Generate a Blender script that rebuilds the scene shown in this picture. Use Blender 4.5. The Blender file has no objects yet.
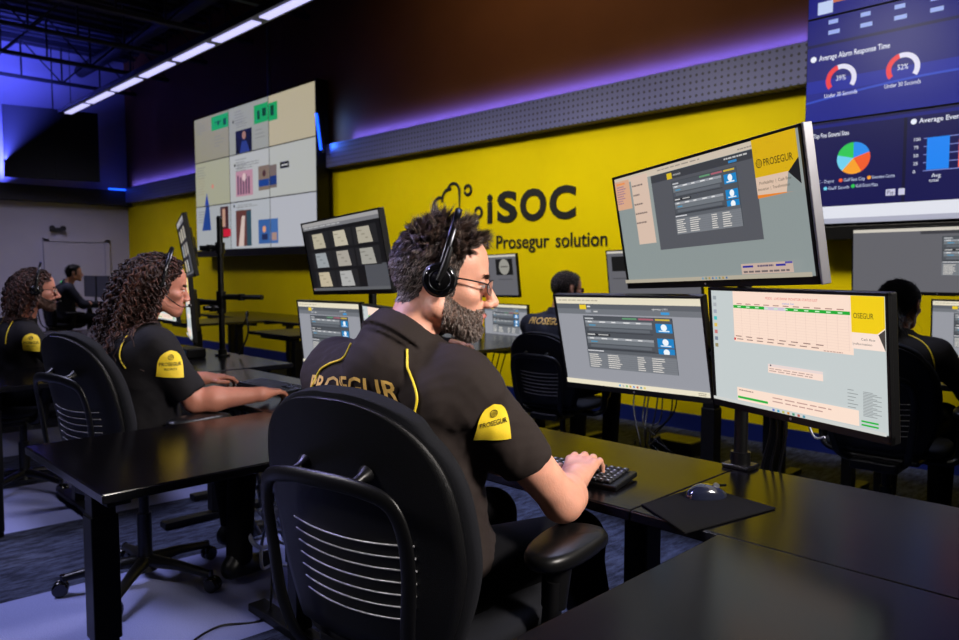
import bpy, bmesh, math, random
import numpy as np
from math import sin, cos, pi, radians, sqrt, atan2
from mathutils import Vector, Matrix, Euler
random.seed(7); rng = np.random.default_rng(7)
S = bpy.context.scene; COL = S.collection

# ------------------------------------------------------------------ camera, world, lights, exposure
cd = bpy.data.cameras.new('camera'); cam = bpy.data.objects.new('camera', cd); COL.objects.link(cam)
cd.lens = 28; cd.sensor_width = 36; cam.location = (0, 0, 1.29)
cam.rotation_euler = (radians(90 - 3.83), 0, radians(45.5)); cd.clip_start = .02; S.camera = cam
cd.dof.use_dof = True; cd.dof.focus_distance = 1.65; cd.dof.aperture_fstop = 5.6
w = bpy.data.worlds.new('world'); S.world = w; w.use_nodes = True
w.node_tree.nodes['Background'].inputs[0].default_value = (.25, .25, .6, 1)
w.node_tree.nodes['Background'].inputs[1].default_value = .006
S.view_settings.view_transform = 'Standard'; S.view_settings.look = 'None'
S.view_settings.gamma = 1; S.view_settings.exposure = 0.0; S.view_settings.use_curve_mapping = False

def aim(o, target):
    o.rotation_euler = (Vector(target) - o.location).to_track_quat('-Z', 'Y').to_euler()
def area(name, loc, target, size, power, color, sy=None, spread=180):
    l = bpy.data.lights.new(name, 'AREA'); l.energy = power; l.color = color; l.size = size
    if sy: l.shape = 'RECTANGLE'; l.size_y = sy
    l.spread = radians(spread)
    o = bpy.data.objects.new(name, l); COL.objects.link(o); o.location = loc; aim(o, target); return o
def spot(name, loc, target, power, color, cone, blend=.6, rad=.1):
    l = bpy.data.lights.new(name, 'SPOT'); l.energy = power; l.color = color
    l.spot_size = radians(cone); l.spot_blend = blend; l.shadow_soft_size = rad
    o = bpy.data.objects.new(name, l); COL.objects.link(o); o.location = loc; aim(o, target); return o
BLUE = (.035, .06, 1)
# ceiling spots washing the yellow wall under the ledge
for i, (x, p) in enumerate(((-11.2, 28), (-9.9, 36), (-8.6, 56), (-7.3, 90), (-6.0, 132), (-4.7, 160), (-3.4, 165), (-2.1, 140), (-.8, 120))):
    spot('wall_spot_lamp', (x, 3.1, 3.5), (x, 5.4, 1.0), p*.93, (1, .94, .82), 82, .8, .30)
# unseen area lights added to brighten the people, floor and far room
area('key_fill', (1.5, 1.7, 2.55), (-1.1, 1.15, 1.1), .5, 27, (1, .92, .86), spread=70)  # added key on the front man, in place of screen and strobe light
area('back_fill', (-2.3, -1.4, 2.7), (-1.3, 1.0, .95), .4, 7, (.95, .9, .95), spread=60)
area('rim_fill', (-2.9, .1, 3.2), (-1.3, 1.0, 1.2), .4, 7, (.45, .42, 1), spread=50)
area('row_fill', (-1.9, 2.9, 3.0), (-3.0, 1.25, 1.0), .5, 9, (.95, .86, .9), spread=60)
area('far_left_fill', (-4.0, 2.9, 3.0), (-4.9, 1.2, 1.0), .5, 6, (.9, .86, 1), spread=60)
area('floor_fill_left', (-4.4, -.2, 3.4), (-3.4, 1.2, 0), 1.0, 19, (.64, .65, 1), spread=70)
area('floor_fill_mid', (-2.6, 3.6, 3.6), (-2.0, 2.9, 0), 1.0, 26, (.55, .62, 1), spread=80)
area('far_room_fill', (-12, 3.0, 3.6), (-13.5, 4.0, .5), 1.5, 30, (.78, .74, 1), spread=100)
# blue LED light that lies on the ledges and washes the wall just above
area('ledge_glow_back', (-3.9, 5.30, 2.89), (-3.9, 5.42, 2.93), 7.6, 62, BLUE, .03, 110)
area('ledge_glow_far', (-12.9, 5.30, 2.89), (-12.9, 5.42, 2.95), 4.2, 30, BLUE, .03, 120)
area('ledge_glow_left', (-14.98, 3.2, 2.86), (-15.32, 3.2, 3.35), .04, 230, (.10, .12, 1), 4.2, 120)
area('upper_wall_fill', (-4.0, 3.2, 4.5), (-4.2, 5.4, 3.9), 3.0, 10, (1, .80, .50), .3, 110)  # unseen warm light added to bring up the brown upper wall
area('tube_glow', (-8.0, 5.22, 3.0), (-7.8, 5.4, 3.0), .05, 2.5, (.05, .2, 1), .4)

# ------------------------------------------------------------------ materials
def s2l(c):
    return tuple(((v/255)/12.92 if v/255 <= .04045 else ((v/255+.055)/1.055)**2.4) for v in c)
MATS = {}
def mat(name, rgb, rough=.5, metal=0, spec=.5, nscale=0, namt=0, bump=0, bscale=80, emit=0, trans=0, coat=0, lin=False):
    if name in MATS: return MATS[name]
    m = bpy.data.materials.new(name); m.use_nodes = True; nt = m.node_tree; b = nt.nodes['Principled BSDF']
    c = (*(rgb if lin else s2l(rgb)), 1)
    b.inputs['Base Color'].default_value = c; b.inputs['Roughness'].default_value = rough
    b.inputs['Metallic'].default_value = metal; b.inputs['Specular IOR Level'].default_value = spec
    b.inputs['Coat Weight'].default_value = coat; b.inputs['Transmission Weight'].default_value = trans
    if emit: b.inputs['Emission Color'].default_value = c; b.inputs['Emission Strength'].default_value = emit
    tc = nt.nodes.new('ShaderNodeTexCoord')
    if namt:
        n = nt.nodes.new('ShaderNodeTexNoise'); n.inputs['Scale'].default_value = nscale; n.inputs['Detail'].default_value = 5
        r = nt.nodes.new('ShaderNodeMapRange'); r.inputs[1].default_value = .3; r.inputs[2].default_value = .7
        r.inputs[3].default_value = 1 - namt; r.inputs[4].default_value = 1 + namt
        mx = nt.nodes.new('ShaderNodeMix'); mx.data_type = 'RGBA'; mx.blend_type = 'MULTIPLY'; mx.inputs[0].default_value = 1
        mx.inputs[6].default_value = c
        nt.links.new(tc.outputs['Object'], n.inputs['Vector']); nt.links.new(n.outputs[0], r.inputs[0])
        nt.links.new(r.outputs[0], mx.inputs[7]); nt.links.new(mx.outputs[2], b.inputs['Base Color'])
    if bump:
        n = nt.nodes.new('ShaderNodeTexNoise'); n.inputs['Scale'].default_value = bscale; n.inputs['Detail'].default_value = 3
        bp = nt.nodes.new('ShaderNodeBump'); bp.inputs['Strength'].default_value = bump; bp.inputs['Distance'].default_value = .002
        nt.links.new(tc.outputs['Object'], n.inputs['Vector']); nt.links.new(n.outputs[0], bp.inputs['Height'])
        nt.links.new(bp.outputs[0], b.inputs['Normal'])
    MATS[name] = m; return m
M_yel = mat('yellow_wall_paint', (232, 208, 0), .6, spec=.08, nscale=2, namt=.04, bump=.05)
M_lwall = mat('pale_wall_paint', (176, 172, 190), .7, nscale=2, namt=.04)
M_dwall = mat('dark_wall_paint', (40, 40, 48), .8, nscale=3, namt=.1)
M_blueb = mat('blue_baseboard_paint', (20, 34, 110), .4, nscale=5, namt=.1)
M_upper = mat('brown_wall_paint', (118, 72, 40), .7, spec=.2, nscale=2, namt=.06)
M_deck = mat('black_laminate', (6, 5, 6), .21, spec=.19, nscale=400, namt=.5, bump=.03, bscale=300)
M_edge = mat('desk_edge_band', (22, 22, 26), .22, spec=.7, nscale=20, namt=.1)
M_bmet = mat('black_powder_steel', (11, 11, 12), .4, spec=.3, bump=.1, bscale=400)
M_bpl = mat('black_satin_plastic', (12, 12, 13), .36, spec=.32, bump=.05, bscale=500)
M_shell = mat('black_grained_plastic', (13, 13, 14), .4, spec=.35, bump=.45, bscale=700)
M_gl = mat('gloss_black_plastic', (8, 8, 9), .1, spec=.7, nscale=4, namt=.1)
M_fab = mat('navy_black_fabric', (20, 21, 26), .85, spec=.2, nscale=600, namt=.4, bump=.6, bscale=900)
M_slot_edge = mat('pale_slot_edge', (128, 128, 130), .25, spec=.7, nscale=10, namt=.05)  # pale tone paints the light caught by the chair shell's slot edges
M_chr = mat('polished_aluminium', (190, 190, 195), .18, metal=1, nscale=10, namt=.05)
M_dgr = mat('dark_grey_metal', (60, 60, 64), .3, metal=1, nscale=30, namt=.1)
M_sil = mat('silver_bezel', (170, 170, 176), .3, metal=.8, nscale=10, namt=.05)
M_deckm = mat('blackened_roof_deck', (34, 34, 44), .8, nscale=2, namt=.2)
M_truss = mat('dark_truss_paint', (22, 22, 28), .6, nscale=3, namt=.2)
M_cable = mat('black_cable_rubber', (10, 10, 12), .4, nscale=20, namt=.1)
M_scab = mat('grey_cable_jacket', (176, 180, 198), .3, nscale=20, namt=.1)
M_pad = mat('mousepad_cloth', (9, 9, 11), .85, spec=.15, nscale=500, namt=.3, bump=.4, bscale=900)
M_key = mat('keycap_plastic', (22, 22, 26), .45, nscale=60, namt=.1)
M_leg = mat('keycap_print', (190, 195, 215), .5, nscale=60, namt=.1)
M_skin = mat('fair_skin', (206, 148, 124), .48, spec=.4, nscale=28, namt=.10, bump=.25, bscale=260)
M_skin2 = mat('tan_skin', (176, 116, 96), .48, spec=.4, nscale=28, namt=.08, bump=.2, bscale=260)
M_lip = mat('lip_skin', (178, 100, 92), .4, spec=.4, nscale=60, namt=.08)
for m in (M_skin, M_skin2, M_lip):
    b = m.node_tree.nodes['Principled BSDF']; b.inputs['Subsurface Weight'].default_value = .12
    b.inputs['Subsurface Radius'].default_value = (.012, .005, .003); b.inputs['Subsurface Scale'].default_value = 1
M_shirt = mat('dark_brown_twill', (38, 30, 27), .82, spec=.25, nscale=500, namt=.15, bump=.35, bscale=900)
M_shirt2 = mat('black_twill', (15, 13, 17), .82, spec=.25, nscale=500, namt=.15, bump=.3, bscale=900)
M_pants = mat('black_trouser_cloth', (8, 8, 10), .9, spec=.1, nscale=300, namt=.2)
M_pipe = mat('yellow_piping', (222, 196, 40), .5, nscale=300, namt=.08)
M_badge = mat('yellow_badge_cloth', (236, 204, 40), .6, nscale=500, namt=.08, bump=.3, bscale=900)
M_gold = mat('gold_print', (205, 165, 85), .6, nscale=300, namt=.1)
M_ink = mat('black_print', (12, 11, 8), .6, nscale=100, namt=.05)
M_hair = mat('dark_brown_hair', (46, 34, 30), .42, spec=.5, nscale=300, namt=.3)
M_hair2 = mat('warm_brown_hair', (84, 60, 48), .42, spec=.5, nscale=300, namt=.3)
M_grey = mat('grey_hair', (158, 146, 138), .45, spec=.5, nscale=300, namt=.2)
M_curl = mat('curly_brown_hair', (40, 24, 21), .55, spec=.3, nscale=200, namt=.35)
M_curl2 = mat('curly_auburn_hair', (72, 43, 36), .55, spec=.3, nscale=200, namt=.3)
M_blk = mat('black_hair', (18, 15, 17), .4, spec=.5, nscale=200, namt=.3)
M_scalp = mat('scalp_under_hair', (40, 31, 28), .8, nscale=200, namt=.3)
M_scalpb = mat('skin_under_beard', (118, 92, 80), .7, nscale=300, namt=.3)
M_eye = mat('eye_white', (225, 222, 218), .15, nscale=20, namt=.03)
M_iris = mat('grey_blue_iris', (70, 86, 96), .12, nscale=200, namt=.2)
M_lens = mat('clear_lens', (245, 248, 255), .02, trans=1, lin=False)
M_led = mat('blue_led', (22, 78, 255), .5, emit=3.5)
M_green = mat('green_led', (0, 230, 90), .5, emit=2.5)
M_cell = mat('lamp_diffuser', (200, 198, 255), .5, emit=1.15)
M_red = mat('red_plastic', (150, 24, 20), .4, nscale=20, namt=.1)
M_box = mat('black_floor_box', (20, 20, 20), .35, nscale=20, namt=.1)

def mat_screen():
    m = bpy.data.materials.new('lit_screen'); m.use_nodes = True; nt = m.node_tree; b = nt.nodes['Principled BSDF']
    a = nt.nodes.new('ShaderNodeVertexColor'); a.layer_name = 'Col'
    b.inputs['Base Color'].default_value = (.01, .01, .01, 1); b.inputs['Roughness'].default_value = .35
    b.inputs['Specular IOR Level'].default_value = .3
    nt.links.new(a.outputs[0], b.inputs['Emission Color']); b.inputs['Emission Strength'].default_value = 1
    return m
M_scr = mat_screen()
def mat_perf():
    m = bpy.data.materials.new('perforated_grey_panel'); m.use_nodes = True; nt = m.node_tree; b = nt.nodes['Principled BSDF']
    tc = nt.nodes.new('ShaderNodeTexCoord'); sp = nt.nodes.new('ShaderNodeSeparateXYZ'); nt.links.new(tc.outputs['Object'], sp.inputs[0])
    out = []
    for ax in (0, 2):
        mu = nt.nodes.new('ShaderNodeMath'); mu.operation = 'MULTIPLY'; mu.inputs[1].default_value = 1/.052
        fr = nt.nodes.new('ShaderNodeMath'); fr.operation = 'FRACT'; sb = nt.nodes.new('ShaderNodeMath'); sb.operation = 'SUBTRACT'; sb.inputs[1].default_value = .5
        pw = nt.nodes.new('ShaderNodeMath'); pw.operation = 'POWER'; pw.inputs[1].default_value = 2
        ab = nt.nodes.new('ShaderNodeMath'); ab.operation = 'ABSOLUTE'
        nt.links.new(sp.outputs[ax], mu.inputs[0]); nt.links.new(mu.outputs[0], fr.inputs[0]); nt.links.new(fr.outputs[0], sb.inputs[0])
        nt.links.new(sb.outputs[0], ab.inputs[0]); nt.links.new(ab.outputs[0], pw.inputs[0]); out.append(pw)
    ad = nt.nodes.new('ShaderNodeMath'); ad.operation = 'ADD'; nt.links.new(out[0].outputs[0], ad.inputs[0]); nt.links.new(out[1].outputs[0], ad.inputs[1])
    gt = nt.nodes.new('ShaderNodeMath'); gt.operation = 'LESS_THAN'; gt.inputs[1].default_value = .045; nt.links.new(ad.outputs[0], gt.inputs[0])
    mx = nt.nodes.new('ShaderNodeMix'); mx.data_type = 'RGBA'; mx.inputs[6].default_value = (*s2l((96, 98, 146)), 1); mx.inputs[7].default_value = (*s2l((46, 46, 62)), 1)
    nt.links.new(gt.outputs[0], mx.inputs[0]); nt.links.new(mx.outputs[2], b.inputs['Base Color']); b.inputs['Roughness'].default_value = .5
    return m
M_perf = mat_perf()
def mat_carpet():
    m = bpy.data.materials.new('striped_carpet_tiles'); m.use_nodes = True; nt = m.node_tree; b = nt.nodes['Principled BSDF']
    N = nt.nodes.new; L = nt.links.new
    tc = N('ShaderNodeTexCoord'); sp = N('ShaderNodeSeparateXYZ'); L(tc.outputs['Object'], sp.inputs[0])
    def mth(op, a, bb):
        n = N('ShaderNodeMath'); n.operation = op
        for i, v in enumerate((a, bb)):
            if v is None: continue
            if isinstance(v, (int, float)): n.inputs[i].default_value = v
            else: L(v, n.inputs[i])
        return n.outputs[0]
    # bands 0.88 m wide running towards the back wall
    sk = mth('MULTIPLY', sp.outputs[1], .10); xx = mth('ADD', sp.outputs[0], 2.46); xx = mth('ADD', xx, mth('MULTIPLY', sk, -.6)); lim = mth('MULTIPLY', mth('LESS_THAN', xx, .02), mth('LESS_THAN', sp.outputs[1], 2.05))
    fr = mth('FRACT', mth('MULTIPLY', xx, 1/1.77), None)
    band = mth('MULTIPLY', mth('LESS_THAN', mth('ABSOLUTE', mth('SUBTRACT', fr, .75), None), .25), lim)
    no = N('ShaderNodeTexNoise'); no.inputs['Scale'].default_value = 6; no.inputs['Detail'].default_value = 8; no.inputs['Roughness'].default_value = .8
    mp = N('ShaderNodeMapping'); mp.inputs['Scale'].default_value = (5, 1.2, 1); L(tc.outputs['Object'], mp.inputs[0]); L(mp.outputs[0], no.inputs['Vector'])
    cr = N('ShaderNodeValToRGB'); L(no.outputs[0], cr.inputs[0])
    cr.color_ramp.elements[0].position = .42; cr.color_ramp.elements[0].color = (*s2l((30, 33, 48)), 1)
    cr.color_ramp.elements[1].position = .6; cr.color_ramp.elements[1].color = (*s2l((76, 82, 106)), 1)
    n2 = N('ShaderNodeTexNoise'); n2.inputs['Scale'].default_value = 220; L(tc.outputs['Object'], n2.inputs['Vector'])
    c2 = N('ShaderNodeValToRGB'); L(n2.outputs[0], c2.inputs[0])
    c2.color_ramp.elements[0].color = (*s2l((120, 126, 176)), 1); c2.color_ramp.elements[1].color = (*s2l((154, 160, 208)), 1)
    mx = N('ShaderNodeMix'); mx.data_type = 'RGBA'; L(band, mx.inputs[0]); L(cr.outputs[0], mx.inputs[6]); L(c2.outputs[0], mx.inputs[7])
    L(mx.outputs[2], b.inputs['Base Color']); b.inputs['Roughness'].default_value = .9; b.inputs['Specular IOR Level'].default_value = .15
    bp = N('ShaderNodeBump'); bp.inputs['Strength'].default_value = .6; bp.inputs['Distance'].default_value = .004
    L(n2.outputs[0], bp.inputs['Height']); L(bp.outputs[0], b.inputs['Normal'])
    return m
M_carp = mat_carpet()

# ------------------------------------------------------------------ mesh helpers
def link(name, me, m, parent=None, loc=None, smooth=None):
    o = bpy.data.objects.new(name, me); COL.objects.link(o)
    for x in (m if isinstance(m, (list, tuple)) else [m]): me.materials.append(x)
    if parent: o.parent = parent
    if loc is not None: o.location = loc
    return o
class MB:
    def __init__(s): s.bm = bmesh.new()
    def _add(s, vs, fs, smooth=False, mi=0):
        v = [s.bm.verts.new(p) for p in vs]
        for f in fs:
            try:
                q = s.bm.faces.new([v[i] for i in f]); q.smooth = smooth; q.material_index = mi
            except ValueError: pass
        return v
    def box(s, c, d, bev=0, rot=None, mi=0, seg=2):
        t = bmesh.new(); bmesh.ops.create_cube(t, size=1)
        for v in t.verts: v.co = Vector((v.co.x*d[0], v.co.y*d[1], v.co.z*d[2]))
        if bev: bmesh.ops.bevel(t, geom=t.edges[:], offset=bev, segments=seg, profile=.5, affect='EDGES')
        R = Matrix.Identity(3) if rot is None else (rot if isinstance(rot, Matrix) else Euler(rot).to_matrix())
        t.verts.ensure_lookup_table()
        vs = [R @ v.co + Vector(c) for v in t.verts]; fs = [[v.index for v in f.verts] for f in t.faces]
        s._add(vs, fs, False, mi); t.free(); return s
    def ring(s, pts, radii, n=10, caps=True, mi=0, flat=1, up=None):
        P = [Vector(p) for p in pts]; k = len(P)
        if isinstance(radii, (int, float)): radii = [radii]*k
        vs = []; X = None
        for i in range(k):
            t = (P[min(i+1, k-1)] - P[max(i-1, 0)]).normalized()
            if X is None:
                ref = Vector(up) if up else (Vector((0, 0, 1)) if abs(t.z) < .9 else Vector((1, 0, 0)))
                X = (ref - t*ref.dot(t)).normalized()
            else: X = (X - t*X.dot(t)).normalized() if not up else (Vector(up) - t*Vector(up).dot(t)).normalized()
            Y = t.cross(X)
            for j in range(n):
                a = 2*pi*j/n; vs.append(P[i] + X*(cos(a)*radii[i]) + Y*(sin(a)*radii[i]*flat))
        fs = [[i*n+j, i*n+(j+1) % n, (i+1)*n+(j+1) % n, (i+1)*n+j] for i in range(k-1) for j in range(n)]
        s._add(vs, fs, True, mi)
        if caps:
            s._add(vs[:n], [list(range(n))[::-1]], False, mi); s._add(vs[-n:], [list(range(n))], False, mi)
        return s
    def cyl(s, a, b, r, r2=None, n=20, mi=0): return s.ring([a, b], [r, r if r2 is None else r2], n, True, mi)
    def sph(s, c, r, n=16, mi=0, rot=None):
        r = (r, r, r) if isinstance(r, (int, float)) else r
        R = Matrix.Identity(3) if rot is None else Euler(rot).to_matrix(); vs = []; m = n//2
        for i in range(m+1):
            for j in range(n):
                a = pi*i/m; b = 2*pi*j/n
                vs.append(R @ Vector((r[0]*sin(a)*cos(b), r[1]*sin(a)*sin(b), r[2]*cos(a))) + Vector(c))
        fs = [[i*n+j, (i+1)*n+j, (i+1)*n+(j+1) % n, i*n+(j+1) % n] for i in range(m) for j in range(n)]
        s._add(vs, fs, True, mi); return s
    def prism(s, poly, z0, z1, bev=0, mi=0, plane='xy', off=(0, 0, 0)):
        def P(a, b, c): return (a, b, c) if plane == 'xy' else ((a, c, b) if plane == 'xz' else (c, a, b))
        t = bmesh.new(); n = len(poly)
        A = [t.verts.new(P(x, y, z0)) for x, y in poly]; B = [t.verts.new(P(x, y, z1)) for x, y in poly]
        t.faces.new(A[::-1]); t.faces.new(B)
        for i in range(n): t.faces.new([A[i], A[(i+1) % n], B[(i+1) % n], B[i]])
        if bev: bmesh.ops.bevel(t, geom=[e for e in t.edges if (e.verts[0] in A) == (e.verts[1] in A)], offset=bev, segments=2, profile=.5, affect='EDGES')
        bmesh.ops.recalc_face_normals(t, faces=t.faces[:]); t.verts.index_update()
        s._add([v.co + Vector(off) for v in t.verts], [[v.index for v in f.verts] for f in t.faces], False, mi); t.free(); return s
    def grid(s, fn, nu, nv, mi=0, closed=False, smooth=True):
        vs = [fn(i/(nu), j/(nv)) for i in range(nu+1) for j in range(nv+1)]
        fs = [[i*(nv+1)+j, (i+1)*(nv+1)+j, (i+1)*(nv+1)+j+1, i*(nv+1)+j+1] for i in range(nu) for j in range(nv)]
        s._add(vs, fs, smooth, mi); return s
    def build(s, name, m, parent=None, loc=None, recalc=True):
        if recalc: bmesh.ops.recalc_face_normals(s.bm, faces=s.bm.faces[:])
        me = bpy.data.meshes.new(name); s.bm.to_mesh(me); s.bm.free(); return link(name, me, m, parent, loc)
def tag(o, label=None, cat=None, group=None, kind=None):
    for k, v in (('label', label), ('category', cat), ('group', group), ('kind', kind)):
        if v: o[k] = v
    return o
def empty(name, loc=(0, 0, 0), rz=0, label=None, cat=None, group=None):
    o = bpy.data.objects.new(name, None); COL.objects.link(o); o.location = loc; o.rotation_euler = (0, 0, rz); o.empty_display_size = .1
    return tag(o, label, cat, group)
def copy_tree(o, parent=None):
    c = o.copy(); COL.objects.link(c)
    if parent: c.parent = parent
    for ch in list(o.children): copy_tree(ch, c)
    return c
def struct(o): o['kind'] = 'structure'; return o
def bez(pts, n=8):
    P = [Vector(p) for p in pts]; out = []
    for i in range(len(P)-1):
        p0 = P[max(i-1, 0)]; p1 = P[i]; p2 = P[i+1]; p3 = P[min(i+2, len(P)-1)]
        for k in range(n):
            t = k/n
            out.append(.5*((2*p1)+(p2-p0)*t+(2*p0-5*p1+4*p2-p3)*t*t+(3*p1-p0-3*p2+p3)*t**3))
    out.append(P[-1]); return out
TXT = {}
def text_geo(st, off=0.0, res=2):
    k = (st, off, res)
    if k not in TXT:
        c = bpy.data.curves.new('t', 'FONT'); c.body = st; c.size = 1; c.resolution_u = res; c.offset = off; c.fill_mode = 'FRONT'
        o = bpy.data.objects.new('t', c); me = o.to_mesh()
        V = np.array([v.co[:2] for v in me.vertices]); F = [list(p.vertices) for p in me.polygons]
        V = V if len(V) else np.zeros((0, 2)); o.to_mesh_clear(); bpy.data.objects.remove(o); bpy.data.curves.remove(c)
        V = V - np.array([V[:, 0].min(), 0]); TXT[k] = (V, F)
    return TXT[k]

class Canvas:
    """flat picture on a screen: coloured shapes in u (right), v (down), 0..1"""
    def __init__(s, w, h, bg, yoff=0): s.w = w; s.h = h; s.V = []; s.F = []; s.C = []; s.L = 0; s.yo = yoff; s.rect(0, 0, 1, 1, bg)
    def poly(s, pts, c, lay=None):
        s.L += 1; n = len(s.V); y = s.yo - .00006*s.L
        for u, v in pts: s.V.append(((u-.5)*s.w, y, (.5-v)*s.h))
        s.F.append(list(range(n, n+len(pts)))); s.C.append(c)
    def rect(s, a, b, c, d, col): s.poly([(a, d), (c, d), (c, b), (a, b)], col)
    def circ(s, u, v, r, col, n=24, a0=0, a1=2*pi):
        k = s.w/s.h; pts = [(u, v)] if a1-a0 < 6.28 else []
        m = n if a1-a0 >= 6.28 else n+1
        pts += [(u+r*cos(a0+(a1-a0)*i/n), v-k*r*sin(a0+(a1-a0)*i/n)) for i in range(m)]
        s.poly(pts, col)
    def arc(s, u, v, r0, r1, a0, a1, col, n=14):
        k = s.w/s.h
        s.poly([(u+r1*cos(a0+(a1-a0)*i/n), v-k*r1*sin(a0+(a1-a0)*i/n)) for i in range(n+1)] +
               [(u+r0*cos(a1+(a0-a1)*i/n), v-k*r0*sin(a1+(a0-a1)*i/n)) for i in range(n+1)], col)
    def text(s, u, v, h, st, col, width=None, bold=0.0, center=False):
        V, F = text_geo(st, bold); s.L += 1; n = len(s.V); y = s.yo - .00006*s.L
        sc = h*s.h/.72; W = V[:, 0].max()*sc; kx = 1 if width is None else width*s.w/W
        x0 = (u-.5)*s.w - (W*kx/2 if center else 0)
        for p in V: s.V.append((x0+p[0]*sc*kx, y, (.5-v)*s.h+p[1]*sc))
        for f in F: s.F.append([n+i for i in f]); s.C.append(col)
    def lines(s, u, v, w, n, dv, h, col, var=.5, cols=1, du=0):
        for i in range(n):
            for j in range(cols):
                a = u+j*du; ln = w*(1-var*random.random())
                while a < u+j*du+ln:
                    q = w*(.08+.12*random.random()); s.rect(a, v+i*dv, min(a+q*.8, u+j*du+ln), v+i*dv+h, col); a += q
    def build(s, name, parent, loc=None):
        me = bpy.data.meshes.new(name); me.from_pydata(s.V, [], s.F)
        at = me.color_attributes.new('Col', 'FLOAT_COLOR', 'CORNER'); arr = []
        for f, c in zip(s.F, s.C): arr += [*s2l(c), 1]*len(f)
        at.data.foreach_set('color', np.array(arr, dtype=np.float32))
        o = link(name, me, M_scr, parent, loc); return o

# ------------------------------------------------------------------ SDF modelling for organic shapes
A = lambda *v: np.array(v, dtype=float)
def ell(c, r, R=None):
    c = A(*c); r = A(*r)
    def f(p):
        q = p-c
        if R is not None: q = q @ R
        k0 = np.sqrt(((q/r)**2).sum(1)); k1 = np.sqrt(((q/(r*r))**2).sum(1))+1e-9
        return k0*(k0-1)/k1
    return f
def cap(a, b, ra, rb=None):
    a = A(*a); b = A(*b); rb = ra if rb is None else rb; d = b-a; dd = d @ d
    def f(p):
        q = p-a; t = np.clip(q @ d/dd, 0, 1); return np.sqrt(((q-t[:, None]*d)**2).sum(1))-(ra+(rb-ra)*t)
    return f
def smin(a, b, k):
    h = np.clip(.5+.5*(b-a)/k, 0, 1); return b*(1-h)+a*h-k*h*(1-h)
def union(fs, k=.01):
    def f(p):
        d = fs[0](p)
        for g in fs[1:]:
            kk = k
            if isinstance(g, tuple): g, kk = g
            d = smin(d, g(p), kk)
        return d
    return f
def sub(f, g, k=.004):
    def h(p): return -smin(-f(p), g(p), k)
    return h
def bound(f, c, r, m=.05):
    c = A(*c)
    def g(p):
        q = p-c; D = np.sqrt((q**2).sum(1))-r; out = np.maximum(D, m*.8); i = D < m
        if i.any(): out[i] = f(p[i])
        return out
    return g
def xform(f, loc, R, s=1):
    loc = A(*loc)
    return lambda p: f(((p-loc) @ R)/s)*s
def half(f, pt, n):     # keep the side where (p-pt).n < 0
    pt = A(*pt); n = A(*n); n = n/np.linalg.norm(n)
    return lambda p: np.maximum(f(p), (p-pt) @ n)
def grad(f, p, e=.002):
    g = np.stack([f(p+e*np.eye(3)[i])-f(p-e*np.eye(3)[i]) for i in range(3)], 1)
    return g/(np.linalg.norm(g, axis=1, keepdims=True)+1e-9)
def snap(f, p, off=0, it=10):
    p = np.array(p, float)
    for _ in range(it): p = p-.8*np.clip(f(p)-off, -.03, .03)[:, None]*grad(f, p, .003)
    return p
def nets(f, lo, hi, h, B=8):
    lo = A(*lo); hi = A(*hi); nb = np.ceil((hi-lo)/(h*B)).astype(int)
    I = np.stack(np.meshgrid(*[np.arange(n) for n in nb], indexing='ij'), -1).reshape(-1, 3)
    ctr = lo+(I+.5)*h*B; d = f(ctr); I = I[np.abs(d) < h*B*.5*sqrt(3)*1.5+.004]
    g = np.stack(np.meshgrid(*[np.arange(B+1)]*3, indexing='ij'), -1).reshape(-1, 3)
    keys = []; verts = []; edges = []; NN = (nb*B+2).astype(np.int64)
    key = lambda c: c[:, 0]+NN[0]*(c[:, 1]+NN[1]*c[:, 2])
    CO = np.array([[i, j, k] for i in (0, 1) for j in (0, 1) for k in (0, 1)])
    ED = [(a, b) for a in range(8) for b in range(a+1, 8) if np.abs(CO[a]-CO[b]).sum() == 1]
    quads = []
    for s0 in range(0, len(I), 250):
        J = I[s0:s0+250]; G = J[:, None, :]*B+g[None]; v = f((lo+G*h).reshape(-1, 3)).reshape(len(J), B+1, B+1, B+1)
        cv = np.stack([v[:, a:a+B, b:b+B, c:c+B] for a, b, c in CO], -1); sg = cv < 0; n = sg.sum(-1)
        K, x, y, z = np.nonzero((n > 0) & (n < 8)); cv = cv[K, x, y, z]; cell = J[K]*B+np.stack([x, y, z], 1)
        acc = np.zeros((len(K), 3)); cnt = np.zeros(len(K))
        for a, b in ED:
            m = (cv[:, a] < 0) != (cv[:, b] < 0)
            t = cv[m, a]/(cv[m, a]-cv[m, b]); acc[m] += CO[a]+t[:, None]*(CO[b]-CO[a]); cnt[m] += 1
        verts.append(lo+(cell+acc/cnt[:, None])*h); keys.append(key(cell)); edges.append((cell, cv[:, [0, 4, 2, 1]]))
    K = np.concatenate(keys); V = np.concatenate(verts); order = np.argsort(K); K = K[order]; V = V[order]
    cell = np.concatenate([e[0] for e in edges]); cv = np.concatenate([e[1] for e in edges]); Q = []
    for ax, (o1, o2) in enumerate((((0, 1, 0), (0, 0, 1)), ((0, 0, 1), (1, 0, 0)), ((1, 0, 0), (0, 1, 0)))):
        m = (cv[:, 0] < 0) != (cv[:, ax+1] < 0); c = cell[m]; flip = cv[m, 0] >= 0; o1 = A(*o1).astype(int); o2 = A(*o2).astype(int)
        ids = []; ok = np.ones(len(c), bool)
        for q in (c, c-o1, c-o1-o2, c-o2):
            kk = key(q); i = np.clip(np.searchsorted(K, kk), 0, len(K)-1); ok &= K[i] == kk; ids.append(i)
        q = np.stack(ids, 1); q[flip] = q[flip][:, ::-1]; Q.append(q[ok])
    return V, np.concatenate(Q)
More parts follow.
